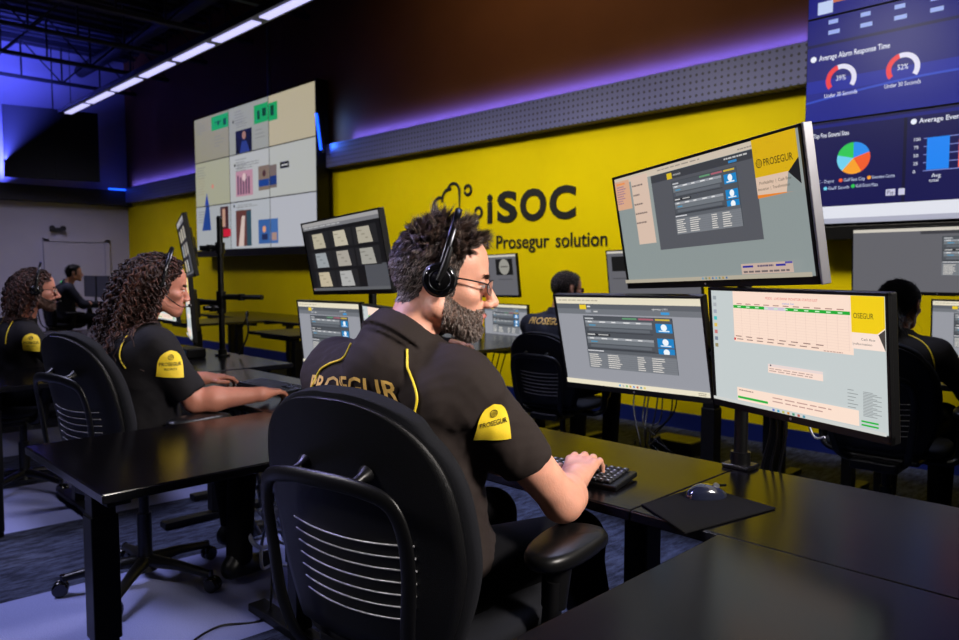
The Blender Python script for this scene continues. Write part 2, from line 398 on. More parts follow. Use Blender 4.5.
def fast_mesh(name, V, F, mi=None, smooth=True):
    F = np.asarray(F); k = F.shape[1]; me = bpy.data.meshes.new(name)
    me.vertices.add(len(V)); me.vertices.foreach_set('co', np.asarray(V, np.float32).ravel())
    me.loops.add(F.size); me.loops.foreach_set('vertex_index', F.ravel().astype(np.int32))
    me.polygons.add(len(F)); me.polygons.foreach_set('loop_start', (np.arange(len(F))*k).astype(np.int32))
    me.polygons.foreach_set('loop_total', np.full(len(F), k, np.int32))
    if mi is not None: me.polygons.foreach_set('material_index', np.asarray(mi, np.int32))
    me.polygons.foreach_set('use_smooth', np.full(len(F), smooth)); me.update(); me.validate(); return me
def clumped(P, D, L, W, ns=400, seg=5, curl=.3, grav=0, pick=None, wave=.2, k=.7, jit=.25):
    """hairs gathered in tufts around ns guide hairs"""
    n = len(P); s = rng.integers(0, n, ns); own = np.concatenate([np.argmin(((P[a:a+2000, None]-P[s][None])**2).sum(2), 1) for a in range(0, n, 2000)])
    d = D[s]+rng.normal(size=(ns, 3))*jit; d /= np.linalg.norm(d, axis=1, keepdims=True); g = P[s].copy(); G = [g.copy()]; ph = rng.random(ns)*6.28; wd = rng.normal(size=(ns, 3)); Ls = L[s]*(.75+.5*rng.random(ns))
    for i in range(seg):
        d = d+curl*rng.normal(size=(ns, 3))*.5+wd*wave*np.sin(ph+i*1.5)[:, None]+np.array([0, 0, -grav]); d /= np.linalg.norm(d, axis=1, keepdims=True); g = g+d*(Ls/seg)[:, None]; G.append(g.copy())
    rings = []; lf = (.75+.35*rng.random(n))[:, None]; nz = rng.normal(size=(n, 3))*.10
    for i in range(seg+1):
        t = i/seg; di = (G[min(i+1, seg)]-G[max(i-1, 0)])[own]; di /= np.linalg.norm(di, axis=1, keepdims=True)
        cur = P+(G[i]-G[0])[own]*lf+(G[0][own]-P)*k*t+nz*(L[:, None])*t
        X = np.cross(di, A(.3, .5, .8)); X /= np.linalg.norm(X, axis=1, keepdims=True)+1e-9; Y = np.cross(di, X); r = (W*(1-.85*t))[:, None]
        for a in (0, 2.09, 4.19): rings.append(cur+X*cos(a)*r+Y*sin(a)*r)
    V = np.stack(rings, 1).reshape(-1, 3); m = 3*(seg+1)
    F = [[i*3+a, i*3+(a+1) % 3, i*3+3+(a+1) % 3, i*3+3+a] for i in range(seg) for a in range(3)]
    F = (np.array(F)[None]+(np.arange(n)*m)[:, None, None]).reshape(-1, 4); return V, F, np.repeat(pick if pick is not None else np.zeros(n), seg*3)
def strands(P, D, L, W, seg=4, curl=.35, grav=0, mats=1, pick=None, wave=0):
    """thin tapered hairs from points P along D; one mesh"""
    n = len(P); t = np.linspace(0, 1, seg+1); cur = P.copy(); d = D.copy(); rings = []
    phase = rng.random(n)*6.28; wd = rng.normal(size=(n, 3))
    for i in range(seg+1):
        ref = rng.normal(size=(1, 3)); X = np.cross(d, ref); X /= np.linalg.norm(X, axis=1, keepdims=True)+1e-9; Y = np.cross(d, X)
        r = (W*(1-.85*t[i]))[:, None]
        for a in (0, 2.09, 4.19): rings.append(cur+X*cos(a)*r+Y*sin(a)*r)
        d = d+curl*rng.normal(size=(n, 3))*.5+wd*wave*np.sin(phase+i*1.7)[:, None]+np.array([0, 0, -grav]); d /= np.linalg.norm(d, axis=1, keepdims=True)
        cur = cur+d*(L/seg)[:, None]
    V = np.stack(rings, 1).reshape(-1, 3); m = 3*(seg+1); F = []
    for i in range(seg):
        for a in range(3):
            b = (a+1) % 3; F.append([i*3+a, i*3+b, i*3+3+b, i*3+3+a])
    F = (np.array(F)[None]+(np.arange(n)*m)[:, None, None]).reshape(-1, 4)
    mi = np.repeat(pick if pick is not None else np.zeros(n), seg*3)
    return V, F, mi

# ------------------------------------------------------------------ people
def Rz(a): return np.array([[cos(a), -sin(a), 0], [sin(a), cos(a), 0], [0, 0, 1.]])
def Rx(a): return np.array([[1, 0, 0], [0, cos(a), -sin(a)], [0, sin(a), cos(a)]])
def Ry(a): return np.array([[cos(a), 0, sin(a)], [0, 1, 0], [-sin(a), 0, cos(a)]])
def head_sdf(fem=0.0, nose=1.0):
    j = 1-.12*fem; fs = [ell((0, -.008, .030), (.077, .098, .086)), (ell((0, .045, .040), (.060, .047, .052)), .02),
        (ell((0, .040, -.030), (.060*j, .050, .068)), .025), (ell((0, -.005, -.035), (.062, .06, .05)), .02)]
    for x in (-1, 1):
        fs += [(cap((x*.056*j, -.002, -.058), (x*.02, .066, -.094), .020*j, .020), .02), (ell((x*.043, .058, -.024), (.020, .024, .016)), .018),
               (cap((x*.038, .074, .019), (x*.010, .087, .019), .011-.003*fem, .010-.002*fem), .012)]
    fs += [(ell((0, .077, -.096), (.023*j, .019, .018)), .018), (ell((0, .067, -.066), (.036, .030, .032)), .02)]
    f = union(fs, .02)
    for x in (-1, 1): f = sub(f, ell((x*.032, .096, -.001), (.019, .018, .0125)), .012)
    gs = [f, (cap((0, .090, .010), (0, .116*nose, -.032), .0075, .0115), .010), (ell((0, .117*nose, -.035), (.011, .010, .009)), .008)]
    for x in (-1, 1):
        gs += [(ell((x*.0125, .103, -.040), (.0085, .012, .008)), .006),
               (ell((x*.032, .0825, .005), (.0165, .0105, .0078)), .004), (ell((x*.032, .0805, -.0075), (.0160, .0105, .0052)), .004)]
    gs += [(cap((-.017, .091, -.0665), (0, .0985, -.0635), .0045, .0058), .005), (cap((.017, .091, -.0665), (0, .0985, -.0635), .0045, .0058), .005),
           (cap((-.015, .0895, -.0765), (.015, .0895, -.0765), .0062), .006), (ell((0, .093, -.076), (.014, .006, .006)), .005)]
    f = union(gs, .01)
    f = sub(f, ell((0, .104, -.0708), (.026, .012, .0012)), .002)
    for x in (-1, 1):
        f = sub(f, ell((x*.0065, .108, -.0445), (.004, .006, .003)), .003)
        ear = sub(ell((x*.080, -.012, -.004), (.0075, .018, .032), Rz(x*.35) @ Rx(.2)), ell((x*.088, -.009, .0), (.006, .0105, .020), Rz(x*.35) @ Rx(.2)), .004)
        f = union([f, (ear, .006)])
    return f
def hand_fs(W, d, n, side, s=1.0, curl=(.25, .5, .4), spread=.06, thumb_in=.5):
    """W wrist, d to the fingers, n back-of-hand normal, side unit vector to the thumb"""
    W = A(*W); d = A(*d)/np.linalg.norm(d); n = A(*n); n = n-d*(n @ d); n /= np.linalg.norm(n); t = A(*side); t = t-d*(t @ d)-n*(t @ n); t /= np.linalg.norm(t)
    palm = [cap(W, W+d*.03*s, .026*s, .027*s)]; fingers = []
    L = (.044, .028, .021)
    for i, (o, kl, fl) in enumerate(((.030, .088, .95), (.010, .093, 1.05), (-.011, .088, 1.0), (-.030, .080, .80))):
        K = W+(d*kl+t*o+n*.004)*s; palm.append((cap(W+t*o*.55*s+d*.01*s, K, .0165*s, .0115*s), .014))
        dd = d+t*o/.03*spread; dd /= np.linalg.norm(dd); a = 0; p = K; parts = []
        for q in range(3):
            a += curl[q]*(1+.12*(i-1)); v = dd*cos(a)-n*sin(a); e = p+v*L[q]*fl*s
            parts.append(cap(p, e, (.0098-.0012*q)*s*(.9 if i == 3 else 1), (.0090-.0012*q)*s*(.9 if i == 3 else 1))); p = e
        parts.append(ell(K+n*.002*s, (.0105*s,)*3)); fingers.append(union([parts[0]]+[(x, .004) for x in parts[1:]]))
    b = W+(d*.022+t*.020-n*.008)*s; v1 = d*.6+t*.75-n*.25*thumb_in; v1 /= np.linalg.norm(v1); m = b+v1*.042*s
    v2 = d*.95+t*.25-n*.2*thumb_in; v2 /= np.linalg.norm(v2); m2 = m+v2*.032*s; e = m2+(v2*.9-t*.25)*.024*s
    th = union([cap(b, m, .016*s, .012*s), (cap(m, m2, .0115*s, .0105*s), .006), (cap(m2, e, .0105*s, .0085*s), .004)])
    f = union(palm, .014)
    def h(p):
        r = f(p)
        for g in fingers: r = smin(r, g(p), .005)
        return smin(r, th(p), .012)
    return bound(h, W+d*.07*s, .15*s)

def person(o):
    """o: dict of world-space joints; returns the body object"""
    hs = o.get('hs', 1.0); Rh = Rz(o['hyaw']) @ Rx(o.get('hpitch', 0)) @ Ry(o.get('hroll', 0)); hc = A(*o['head']); T = Rz(o['rot'])
    H = xform(head_sdf(o.get('fem', 0), o.get('nose', 1)), hc, Rh, hs); Hb = bound(H, hc, .17)
    g = o.get('girth', 1.0); nb = A(*o['neck']); pel = A(*o['pelvis']); sR, sL = A(*o['shR']), A(*o['shL']); mid = (sR+sL)/2
    ch = mid+(pel-mid)*.32; wa = mid+(pel-mid)*.68; sw = np.linalg.norm(sR-sL)/2
    nk = Rh @ A(0, -.035, -.075)*hs+hc
    def torso(off, fold=0):
        ex = lambda c, r: ell(c, tuple(x*g+off for x in r), T)
        fs = [ex(ch, (sw*.84, .115, .18)), (ex(wa, (.150, .112, .15)), .06), (ex(pel+A(0, 0, .02), (.165, .125, .12)), .06),
              (cap(sL+(mid-sL)*.18, sR+(mid-sR)*.18, .058*g+off), .05), (cap(nb+A(0, 0, -.02), sL+(mid-sL)*.15+A(0, 0, .012), .046*g+off, .036*g+off), .04),
              (cap(nb+A(0, 0, -.02), sR+(mid-sR)*.15+A(0, 0, .012), .046*g+off, .036*g+off), .04),
              (ell(mid-(mid-pel)*.12+T @ A(.09, -.055, 0), (.085*g+off, .06*g+off, .11), T), .04), (ell(mid-(mid-pel)*.12+T @ A(-.09, -.055, 0), (.085*g+off, .06*g+off, .11), T), .04)]
        return union(fs, .05)
    ar = o.get('arm', 1.0)
    def arm(sh, el, wr, off=0, frac=None):
        sh, el, wr = A(*sh), A(*el), A(*wr)
        if frac is None:
            md = el+(wr-el)*.28
            fs = [cap(sh, el, .052*ar, .041*ar), (cap(el, md, .042*ar, .045*ar), .02), (cap(md, wr, .045*ar, .027*ar), .02), (ell(wr, (.028*ar, .028*ar, .022*ar)), .015)]
            return union(fs, .02)
        return None
    fs = [torso(0), (cap(nb+A(0, 0, -.03), nk, .058*o.get('neckr', 1), .056*o.get('neckr', 1)), .025), (Hb, .022)]
    for s, e, w_, hd, hn, sd in (('shR', 'elR', 'wrR', 'hdR', 'hnR', 1), ('shL', 'elL', 'wrL', 'hdL', 'hnL', -1)):
        fs.append((arm(o[s], o[e], o[w_]), .03))
        if hd in o:
            d = A(*o[hd]); n = A(*o.get(hn, (0, 0, 1))); side = np.cross(n, d)*(sd)   # thumb points to the body's middle
            fs.append((hand_fs(o[w_], d, n, side, o.get('hand', 1.0), o.get('curl', (.25, .5, .4)), o.get('spread', .05)), .012))
    body = union(fs, .03)
    J = np.array([o[k] for k in ('head', 'shR', 'shL', 'elR', 'elL', 'wrR', 'wrL', 'pelvis')]); lo = J.min(0)-.24; hi = J.max(0)+.24
    h = o.get('res', .005); V, F = nets(body, lo, hi, h)
    base = A(pel[0], pel[1], 0)
    fc = V[F].mean(1); q = ((fc-hc) @ Rh)/hs; x, y, z = q.T; mi = np.zeros(len(F), int)
    def scalp(q):
        y, z = q[:, 1], q[:, 2]
        th = np.interp(y, [-.2, -.06, -.04, -.02, .010, .014, .030, .036, .05, .08, .2], [-.056, -.054, -.036, .026, .030, -.03, -.03, .030, .066, .088, .092])
        return (z > th) & (np.linalg.norm(q, axis=1) < .15)
    isear = lambda q: (np.abs(q[:, 0]) > .0765) & (np.abs(q[:, 1]+.012) < .022) & (np.abs(q[:, 2]+.004) < .036)
    mi[scalp(q) & ~isear(q)] = 1
    lipm = (y > .088) & (np.abs(x) < .02) & (z > -.083) & (z < -.0605); mi[lipm] = 2
    def beard(q):
        x, y, z = np.abs(q[:, 0]), q[:, 1], q[:, 2]
        cheek = np.interp(y, [.0, .02, .05, .075, .085, .12], [-.02, -.03, -.048, -.054, -.049, -.047])
        nk_ = np.interp(y, [0, .03, .08], [-.085, -.118, -.135])
        return (z < cheek) & (z > nk_) & (y > .012) & ~((y > .088) & (x < .019) & (z > -.083) & (z < -.0605)) & ~((z > -.05) & (x < .011) & (y > .1))
    if o.get('beard'): mi[beard(q) & (mi == 0)] = 3
    me = fast_mesh('person', V-base, F, mi)
    ob = link('person', me, [o.get('skin', M_skin), o.get('scalp', M_scalp), M_lip, M_scalpb], None, base)
    tag(ob, o['label'], 'person', o.get('group'))
    # eyes
    if o.get('eyes', True):
        for sx in (-1, 1):
            m = MB(); c = (sx*.032, .0805, -.0008)
            m.sph(c, .0118, 20, 0); m.sph((c[0], c[1]+.0078, c[2]), (.0056, .0046, .0056), 14, 1)
            e = m.build('eye', [M_eye, M_iris], ob); e.matrix_local = Matrix.Translation(Vector(hc-base)) @ Matrix(Rh).to_4x4() @ Matrix.Scale(hs, 4)
    # shirt
    off = o.get('loose', .014); sm = o.get('shirt', M_shirt); fs = [torso(off)]; 
    def sleeve(sh, el):
        sh, el = A(*sh), A(*el); d = el-sh; e = sh+d*o.get('sleeve', .72)
        c_ = cap(sh-d*.02, e+d*.4, .051*ar+off*.45, .056*ar+off*.45); dn = d/np.linalg.norm(d)
        return lambda p: -smin(-c_(p), -((p-e) @ dn), .010)
    sl = [sleeve(o['shR'], o['elR']), sleeve(o['shL'], o['elL'])]
    if o.get('longsleeve'):
        sl += [half(union([cap(o[e], A(*o[w_]), .052*ar, .040*ar)]), A(*o[w_]), A(*o[w_])-A(*o[e])) for e, w_ in (('elR', 'wrR'), ('elL', 'wrL'))]
        sl = [union([cap(o[s], o[e], .064*ar, .052*ar)]) for s, e in (('shR', 'elR'), ('shL', 'elL'))]+sl[2:]
    up = A(*nk)-nb; up = up/np.linalg.norm(up); cR = .073*o.get('neckr', 1)
    def collar(p):
        q = p-nb; hgt = q @ up; rad = np.sqrt(np.maximum((q**2).sum(1)-hgt**2, 0)); fr = (q @ (T @ A(0, 1, 0)))
        top = .026-.12*np.maximum(fr, 0); d1 = np.abs(rad-(cR-.10*(hgt)))-.0045
        d1 = np.maximum(np.maximum(d1, hgt-top), -hgt-.03)
        d2 = np.maximum(np.maximum(np.abs(rad-(cR-.001+np.maximum(top-hgt, 0)*.27))-.0045, hgt-top-.002), top-.044-hgt)     # turned-down leaf
        return np.minimum(d1, d2)
    stand = cap(nb-up*.07, nb-up*.004, cR+.006, cR-.006)
    def base_shirt(p):
        d = fs[0](p)
        for s in sl: d = smin(d, s(p), .055)
        return smin(d, stand(p), .035)
    amp = o.get('fold', .004)
    def shirt(p):
        d = base_shirt(p)
        w1 = np.sin(p @ A(31, 17, 23)+2*np.sin(p @ A(9, -14, 11)))*np.sin(p @ A(-13, 29, 12)+1.3)
        w2 = np.sin(p @ A(12, -60, 48)+2.5*np.sin(p @ A(17, 7, 21)))
        w3 = np.sin(p @ A(70, 40, -52)+2.0*np.sin(p @ A(20, -18, 16)))
        w4 = np.sin(p @ A(-38, 52, 95)+3*np.sin(p @ A(22, 13, -9))); w4 = np.abs(w4)**.7
        d = d+amp*(w1*.9+.35*w2*np.abs(w1)+.18*w3*np.abs(w2)+.18*w4-.1)
        neck_hole = cap(nb+up*.0, nb+up*.2, .066*o.get('neckr', 1)); d = -smin(-d, neck_hole(p), .006)
        return smin(d, collar(p), .004)
    Vs, Fs = nets(shirt, J.min(0)-.22, J.max(0)+.12, o.get('sres', .006))
    keep = None
    sh_o = link('shirt', fast_mesh('shirt', Vs-base, Fs), sm, ob)
    # trousers
    kR, kL, aR, aL = [A(*o[k]) for k in ('knR', 'knL', 'anR', 'anL')]; rt = T @ A(1, 0, 0)
    tf = union([ell(pel+A(0, 0, -.01), (.178*g, .135*g, .115), T)]+[(cap(pel+rt*s*.09, k, .088*g, .066), .05) for s, k in ((1, kR), (-1, kL))]+[(cap(k, a, .064, .052), .04) for k, a in ((kR, aR), (kL, aL))])
    JJ = np.array([pel, kR, kL, aR, aL]); tf2 = half(half(tf, aR+A(0, 0, -.02), (0, 0, -1)), pel+A(0, 0, .09), (0, 0, 1))
    Vt, Ft = nets(tf2, JJ.min(0)-.2, JJ.max(0)+.16, .012)
    link('trousers', fast_mesh('trousers', Vt-base, Ft), M_pants, ob)
    for a in (aR, aL):
        fw = T @ A(0, 1, 0); z0 = a[2]-.085
        sf = half(union([cap(A(a[0], a[1], z0+.055)-fw*.04, A(a[0], a[1], z0+.04)+fw*.15, .042, .036), (ell(A(a[0], a[1], z0+.09), (.045, .05, .05)), .03)]), (0, 0, z0+.004), (0, 0, -1))
        Vq, Fq = nets(sf, A(a[0]-.25, a[1]-.25, z0-.03), A(a[0]+.25, a[1]+.25, z0+.17), .008)
        link('shoe', fast_mesh('shoe', Vq-base, Fq), M_bpl, ob)
    o.update(ob=ob, base=base, Rh=Rh, hc=hc, hs=hs, V=V, F=F, q=q, scalpf=scalp, beardf=beard, isear=isear, shirtf=shirt, headf=H, T=T, nb=nb, up=up)
    return ob
def pts_in(o, mask, n):
    """n random points with normals on the body faces where mask(q) holds"""
    m = mask(o['q']); F = o['F'][m]; i = rng.integers(0, len(F), n); Q = o['V'][F[i]]; a = rng.random((n, 2, 1))
    P = (Q[:, 0]*(1-a[:, 0])+Q[:, 1]*a[:, 0])*(1-a[:, 1])+(Q[:, 3]*(1-a[:, 0])+Q[:, 2]*a[:, 0])*a[:, 1]
    return P, grad(o['headf'], P)
def hq(o, P): return ((P-o['hc']) @ o['Rh'])/o['hs']
def hair_obj(o, name, VFm, mats, label=None):
    V = np.concatenate([a[0] for a in VFm]); F = []; k = 0; mi = np.concatenate([a[2] for a in VFm])
    for a in VFm: F.append(a[1]+k); k += len(a[0])
    ob = link(name, fast_mesh(name, V-o['base'], np.concatenate(F), mi), mats, o['ob'])
    if label: ob['label'] = label
    return ob
def decal(f, pts2, faces, org, ux, uz, off, name, m, base, parent, nrm=None):
    """flat art projected on the cloth: org + ux*x + uz*y, then snapped to the surface f"""
    org, ux, uz = A(*org), A(*ux), A(*uz); 
    if nrm is None: org = snap(f, org[None], off, 25)[0]; nn = grad(f, org[None], .03)[0]
    else:
        nn = A(*nrm)/np.linalg.norm(nrm)
        for _ in range(25): org = org-.7*np.clip(f(org[None])[0]-off, -.02, .02)*nn

    uz = uz-nn*(uz @ nn); uz /= np.linalg.norm(uz); ux = ux-nn*(ux @ nn)-uz*(ux @ uz); ux /= np.linalg.norm(ux)
    P = org+pts2[:, :1]*ux+pts2[:, 1:]*uz; # march every point along the patch normal only, so the art keeps its proportions
    for _ in range(14): P = P-.8*np.clip(f(P)-off, -.02, .02)[:, None]*nn
    me = bpy.data.meshes.new(name); me.from_pydata([tuple(p) for p in P-base], [], faces); me.update()
    for pl in me.polygons: pl.use_smooth = True
    return link(name, me, m, parent)
def densify(V, F, n=2):
    """subdivide text triangles so that they follow a curved surface"""
    bm = bmesh.new(); vs = [bm.verts.new((p[0], p[1], 0)) for p in V]
    for f in F:
        try: bm.faces.new([vs[i] for i in f])
        except ValueError: pass
    bmesh.ops.triangulate(bm, faces=bm.faces[:])
    for _ in range(n): bmesh.ops.subdivide_edges(bm, edges=[e for e in bm.edges if e.calc_length() > .12], cuts=1, use_grid_fill=False)
    bmesh.ops.triangulate(bm, faces=bm.faces[:]); bm.verts.index_update()
    r = np.array([v.co[:2] for v in bm.verts]), [[v.index for v in f.verts] for f in bm.faces]; bm.free(); return r
def shirt_text(o, st, org, ux, uz, h, w, m, name, bold=.015, off=.004, nrm=None):
    V, F = text_geo(st, bold); V, F = densify(V, F); V = V.copy(); V[:, 0] = (V[:, 0]/V[:, 0].max()-.5)*w; V[:, 1] = V[:, 1]/.72*h
    return decal(o['shirtf'], V, F, org, ux, uz, off, name, m, o['base'], o['ob'], nrm)
def badge(o, org, ux, uz, s=1, sub2='SECURITY'):
    # arched top badge with emblem and word
    W, Hh = .078*s, .088*s; out = []
    n = 12
    def edge(v):  # half width at height v (0..1)
        return .5*W*(1 if v < .45 else sqrt(max(0, 1-((v-.45)/.55)**2)))
    P = []; Fc = []
    for i in range(n+1):
        v = i/n; v = v if v < 1 else .999
        for j in range(n+1): P.append(((j/n*2-1)*edge(v), (v-.5)*Hh))
    for i in range(n):
        for j in range(n): Fc.append([i*(n+1)+j, i*(n+1)+j+1, (i+1)*(n+1)+j+1, (i+1)*(n+1)+j])
    b = decal(o['shirtf'], np.array(P), Fc, org, ux, uz, .0040, 'badge', M_badge, o['base'], o['ob']); b['label'] = 'yellow arched shoulder badge'
    V, F = text_geo('PROSEGUR', .01); V, F = densify(V, F, 1); V = V.copy(); V[:, 0] = (V[:, 0]/V[:, 0].max()-.5)*W*.86; V[:, 1] = V[:, 1]/.72*.0125*s-.006*s
    allV = [V]; allF = list(F); k = len(V)
    if sub2:
        V2, F2 = text_geo(sub2, .01); V2 = V2.copy(); V2[:, 0] = (V2[:, 0]/V2[:, 0].max()-.5)*W*.5; V2[:, 1] = V2[:, 1]/.72*.007*s-.020*s
        allV.append(V2); allF += [[i+k for i in f] for f in F2]; k += len(V2)
    # round emblem: ring with slanted bars
    R = []; n = 20; c = (0, .0225*s)
    for i in range(n):
        a = 2*pi*i/n; R += [(c[0]+.0095*s*cos(a), c[1]+.0095*s*sin(a)), (c[0]+.008*s*cos(a), c[1]+.008*s*sin(a))]
    allV.append(np.array(R)); allF += [[k+2*i, k+2*((i+1) % n), k+2*((i+1) % n)+1, k+2*i+1] for i in range(n)]; k += len(R)
    for q in (-.0045, -.0015, .0015, .0045):
        L = sqrt(.008**2-q*q)*s; d = A(.8, .6); nn = A(-.6, .8)*1; cc = A(*c)+nn*q*s
        p4 = np.array([cc-d*L-nn*.0006*s, cc+d*L-nn*.0006*s, cc+d*L+nn*.0006*s, cc-d*L+nn*.0006*s]); allV.append(p4); allF.append([k, k+1, k+2, k+3]); k += 4
    decal(o['shirtf'], np.concatenate(allV), allF, org, ux, uz, .0052, 'badge_print', M_ink, o['base'], b).parent = b
def piping(o, pts, r=.0026):
    P = np.array([tuple(p) for p in bez(pts, 10)])
    for _ in range(4):
        P = snap(o['shirtf'], P, .0035, 4); P[1:-1] = .25*P[:-2]+.5*P[1:-1]+.25*P[2:]
    m = MB(); m.ring([tuple(p) for p in P-o['base']], r, 6)
    x = m.build('piping', M_pipe, o['ob']); x['label'] = 'yellow piping'; return x
def headset(o, label, cup=.036, mic=None, hair=.03, tilt=.03, group=None, both=True, shine=True):
    e = bpy.data.objects.new('headset', None); COL.objects.link(e); e.empty_display_size = .05; tag(e, label, 'headset', group)
    e.matrix_world = Matrix.Translation(Vector(o['hc'])) @ Matrix(o['Rh']).to_4x4() @ Matrix.Scale(o['hs'], 4)
    R = .086+hair*.25; pts = []; cy = -.003
    for i in range(25):
        a = pi*i/24; s = sin(a)
        pts.append((cos(a)*(R+.012*s), -.006+tilt*s**.8, -.002+(.124+hair)*s**.75))
    m = MB(); m.ring(pts, .0034, 10, flat=2.2, up=(1, 0, 0)); m.build('headband', M_dgr if shine else M_bpl, e)
    for sx in (1, -1):
        m = MB(); m.ring([(sx*(R+.016), -.006, -.002), (sx*(R+.018), .004, .03), (sx*(R+.013), .010, .065)], [.006, .008, .006], 10); m.build('yoke', M_bpl, e)
        x0 = sx*(R-.008)
        m = MB(); m.ring([(x0, cy, .000), (x0+sx*.004, cy, .000), (x0+sx*.012, cy, .000), (x0+sx*.014, cy, .000)], [cup*.8, cup*1.0, cup*1.0, cup*.85], 32); m.build('ear_cushion', M_bpl, e)
        m = MB(); m.ring([(x0+sx*.012, cy, .000), (x0+sx*.014, cy, .000), (x0+sx*.024, cy, .000), (x0+sx*.027, cy, .000), (x0+sx*.0271, cy, .000), (x0+sx*.0255, cy, .000)], [cup*.8, cup*.9, cup*.9, cup*.8, cup*.66, cup*.62], 32)
        ec = m.build('ear_cup', M_gl, e)
        m = MB(); m.ring([(x0+sx*.0265, cy+cup*.60*cos(a), cup*.60*sin(a)) for a in np.linspace(0, 2*pi, 29)], .0012, 6); m.build('cup_ring', M_dgr, ec)
    if mic:
        m = MB(); m.ring(bez([(mic*(R+.012), -.004, -.012), (mic*(R+.004), .05, -.05), (mic*.06, .09, -.068), (mic*.03, .118, -.062)], 6), .0022, 8); bo = m.build('microphone_boom', M_bpl, e)
        m = MB(); m.sph((mic*.026, .121, -.060), (.010, .008, .008)); m.build('microphone_foam', M_cable, bo)
    return e
def glasses(o, label, m_fr, temple_z=.002):
    e = bpy.data.objects.new('eyeglasses', None); COL.objects.link(e); e.empty_display_size = .05; tag(e, label, 'eyeglasses')
    e.matrix_world = Matrix.Translation(Vector(o['hc'])) @ Matrix(o['Rh']).to_4x4() @ Matrix.Scale(o['hs'], 4)
    f = MB()
    for sx in (-1, 1):
        top = [(sx*(.034+.025*cos(a)), .1065-.012*abs(cos(a))*(1 if cos(a) > 0 else .1), -.004+.0155*sin(a)) for a in np.linspace(0, 2*pi, 25)]
        f.ring(top[:13], .0014, 8); f.ring(top[12:], .0008, 6)
        t = MB(); t.ring(bez([(sx*.059, .0945, temple_z), (sx*.071, .08, temple_z+.003), (sx*.080, .03, temple_z+.006), (sx*.0815, .0, temple_z+.004), (sx*.080, -.018, -.012)], 5), .0016, 8, flat=1.5); t.build('temple', m_fr, e)
        l = MB(); l.grid(lambda u, v, sx=sx: (sx*(.034+.0243*v*cos(2*pi*u)), .1063-.012*abs(v*cos(2*pi*u))*(1 if cos(2*pi*u) > 0 else .1), -.004+.015*v*sin(2*pi*u)), 24, 3)
        l.build('lens', M_lens, e)
    f.ring(bez([(-.010, .106, .002), (0, .1075, .005), (.010, .106, .002)], 4), .0013, 8); f.build('frame', m_fr, e)
    return e
# ------------------------------------------------------------------ the setting
XL, XR, YB, YF, ZC = -15.3, 3.2, 5.4, -4.0, 5.3
def slab(name, a, b, m, bev=0):
    o = MB().box([(a[i]+b[i])/2 for i in range(3)], [abs(b[i]-a[i]) for i in range(3)], bev).build(name, m); return struct(o)
slab('floor', (XL-.2, YF-.2, -.1), (XR+.2, YB+.2, 0), M_carp)
slab('wall_back', (XL-.2, YB, 0), (XR+.2, YB+.2, 2.7), M_yel)
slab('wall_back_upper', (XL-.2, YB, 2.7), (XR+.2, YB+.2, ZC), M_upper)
slab('wall_left', (XL-.2, YF, 0), (XL, YB, ZC), M_lwall)
slab('wall_right', (XR, YF, 0), (XR+.2, YB, ZC), M_dwall)
slab('wall_front', (XL, YF-.2, 0), (XR, YF, ZC), M_dwall)
c_ = MB()
c_.box(((XL+XR)/2, (YF+YB)/2, ZC+.06), (XR-XL+.4, YB-YF+.4, .1))
for i in range(62): c_.box((XL+.15+i*.3, (YF+YB)/2, ZC-.02), (.14, YB-YF, .05))
struct(c_.build('ceiling', M_deckm))
slab('baseboard_back', (XL, YB-.015, 0), (XR, YB-.0005, .13), M_blueb)
slab('baseboard_left', (XL+.0005, YF, 0), (XL+.015, YB-.02, .13), M_dwall)
# perforated ledge with an LED strip lying on it, along the back wall; plain ledge on the left wall
slab('trim_1', (XL+.25, 5.27, 2.57), (XR, YB-.001, 2.86), M_perf, .006)
slab('trim_2', (XL+.001, YF, 2.52), (XL+.24, YB-.001, 2.80), M_dwall, .006)
for i, x in enumerate((-14.98,)):
    tag(MB().box((x, 5.1, 2.815), (.05, .3, .025), .005).build('led_strip', M_led), 'short blue LED strip on the ledge in the far room corner', 'light')
# bar joists under the roof deck
def joist(x):
    m = MB(); z0, z1 = 4.55, 5.18; y0, y1 = YF+.05, YB-.05
    for z in (z0, z1): m.box((x, (y0+y1)/2, z), (.09, y1-y0, .05))
    n = 15; st = (y1-y0)/n
    for i in range(n):
        a = (x, y0+i*st, z0 if i % 2 else z1); b = (x, y0+(i+1)*st, z1 if i % 2 else z0); m.cyl(a, b, .014, n=6)
        m.box((x, y0+i*st, (z0+z1)/2), (.025, .025, z1-z0))
    return m
for i in range(12): struct(joist(-14.6+i*1.5).build('trim_%d' % (3+i), M_truss))
for j, (y, r) in enumerate(((4.6, .11), (1.2, .09))):
    m = MB(); m.cyl((XL+.1, y, 4.85 if j else 4.95), (XR-.1, y, 4.85 if j else 4.95), r, n=16); struct(m.build('trim_%d' % (15+j), M_truss))
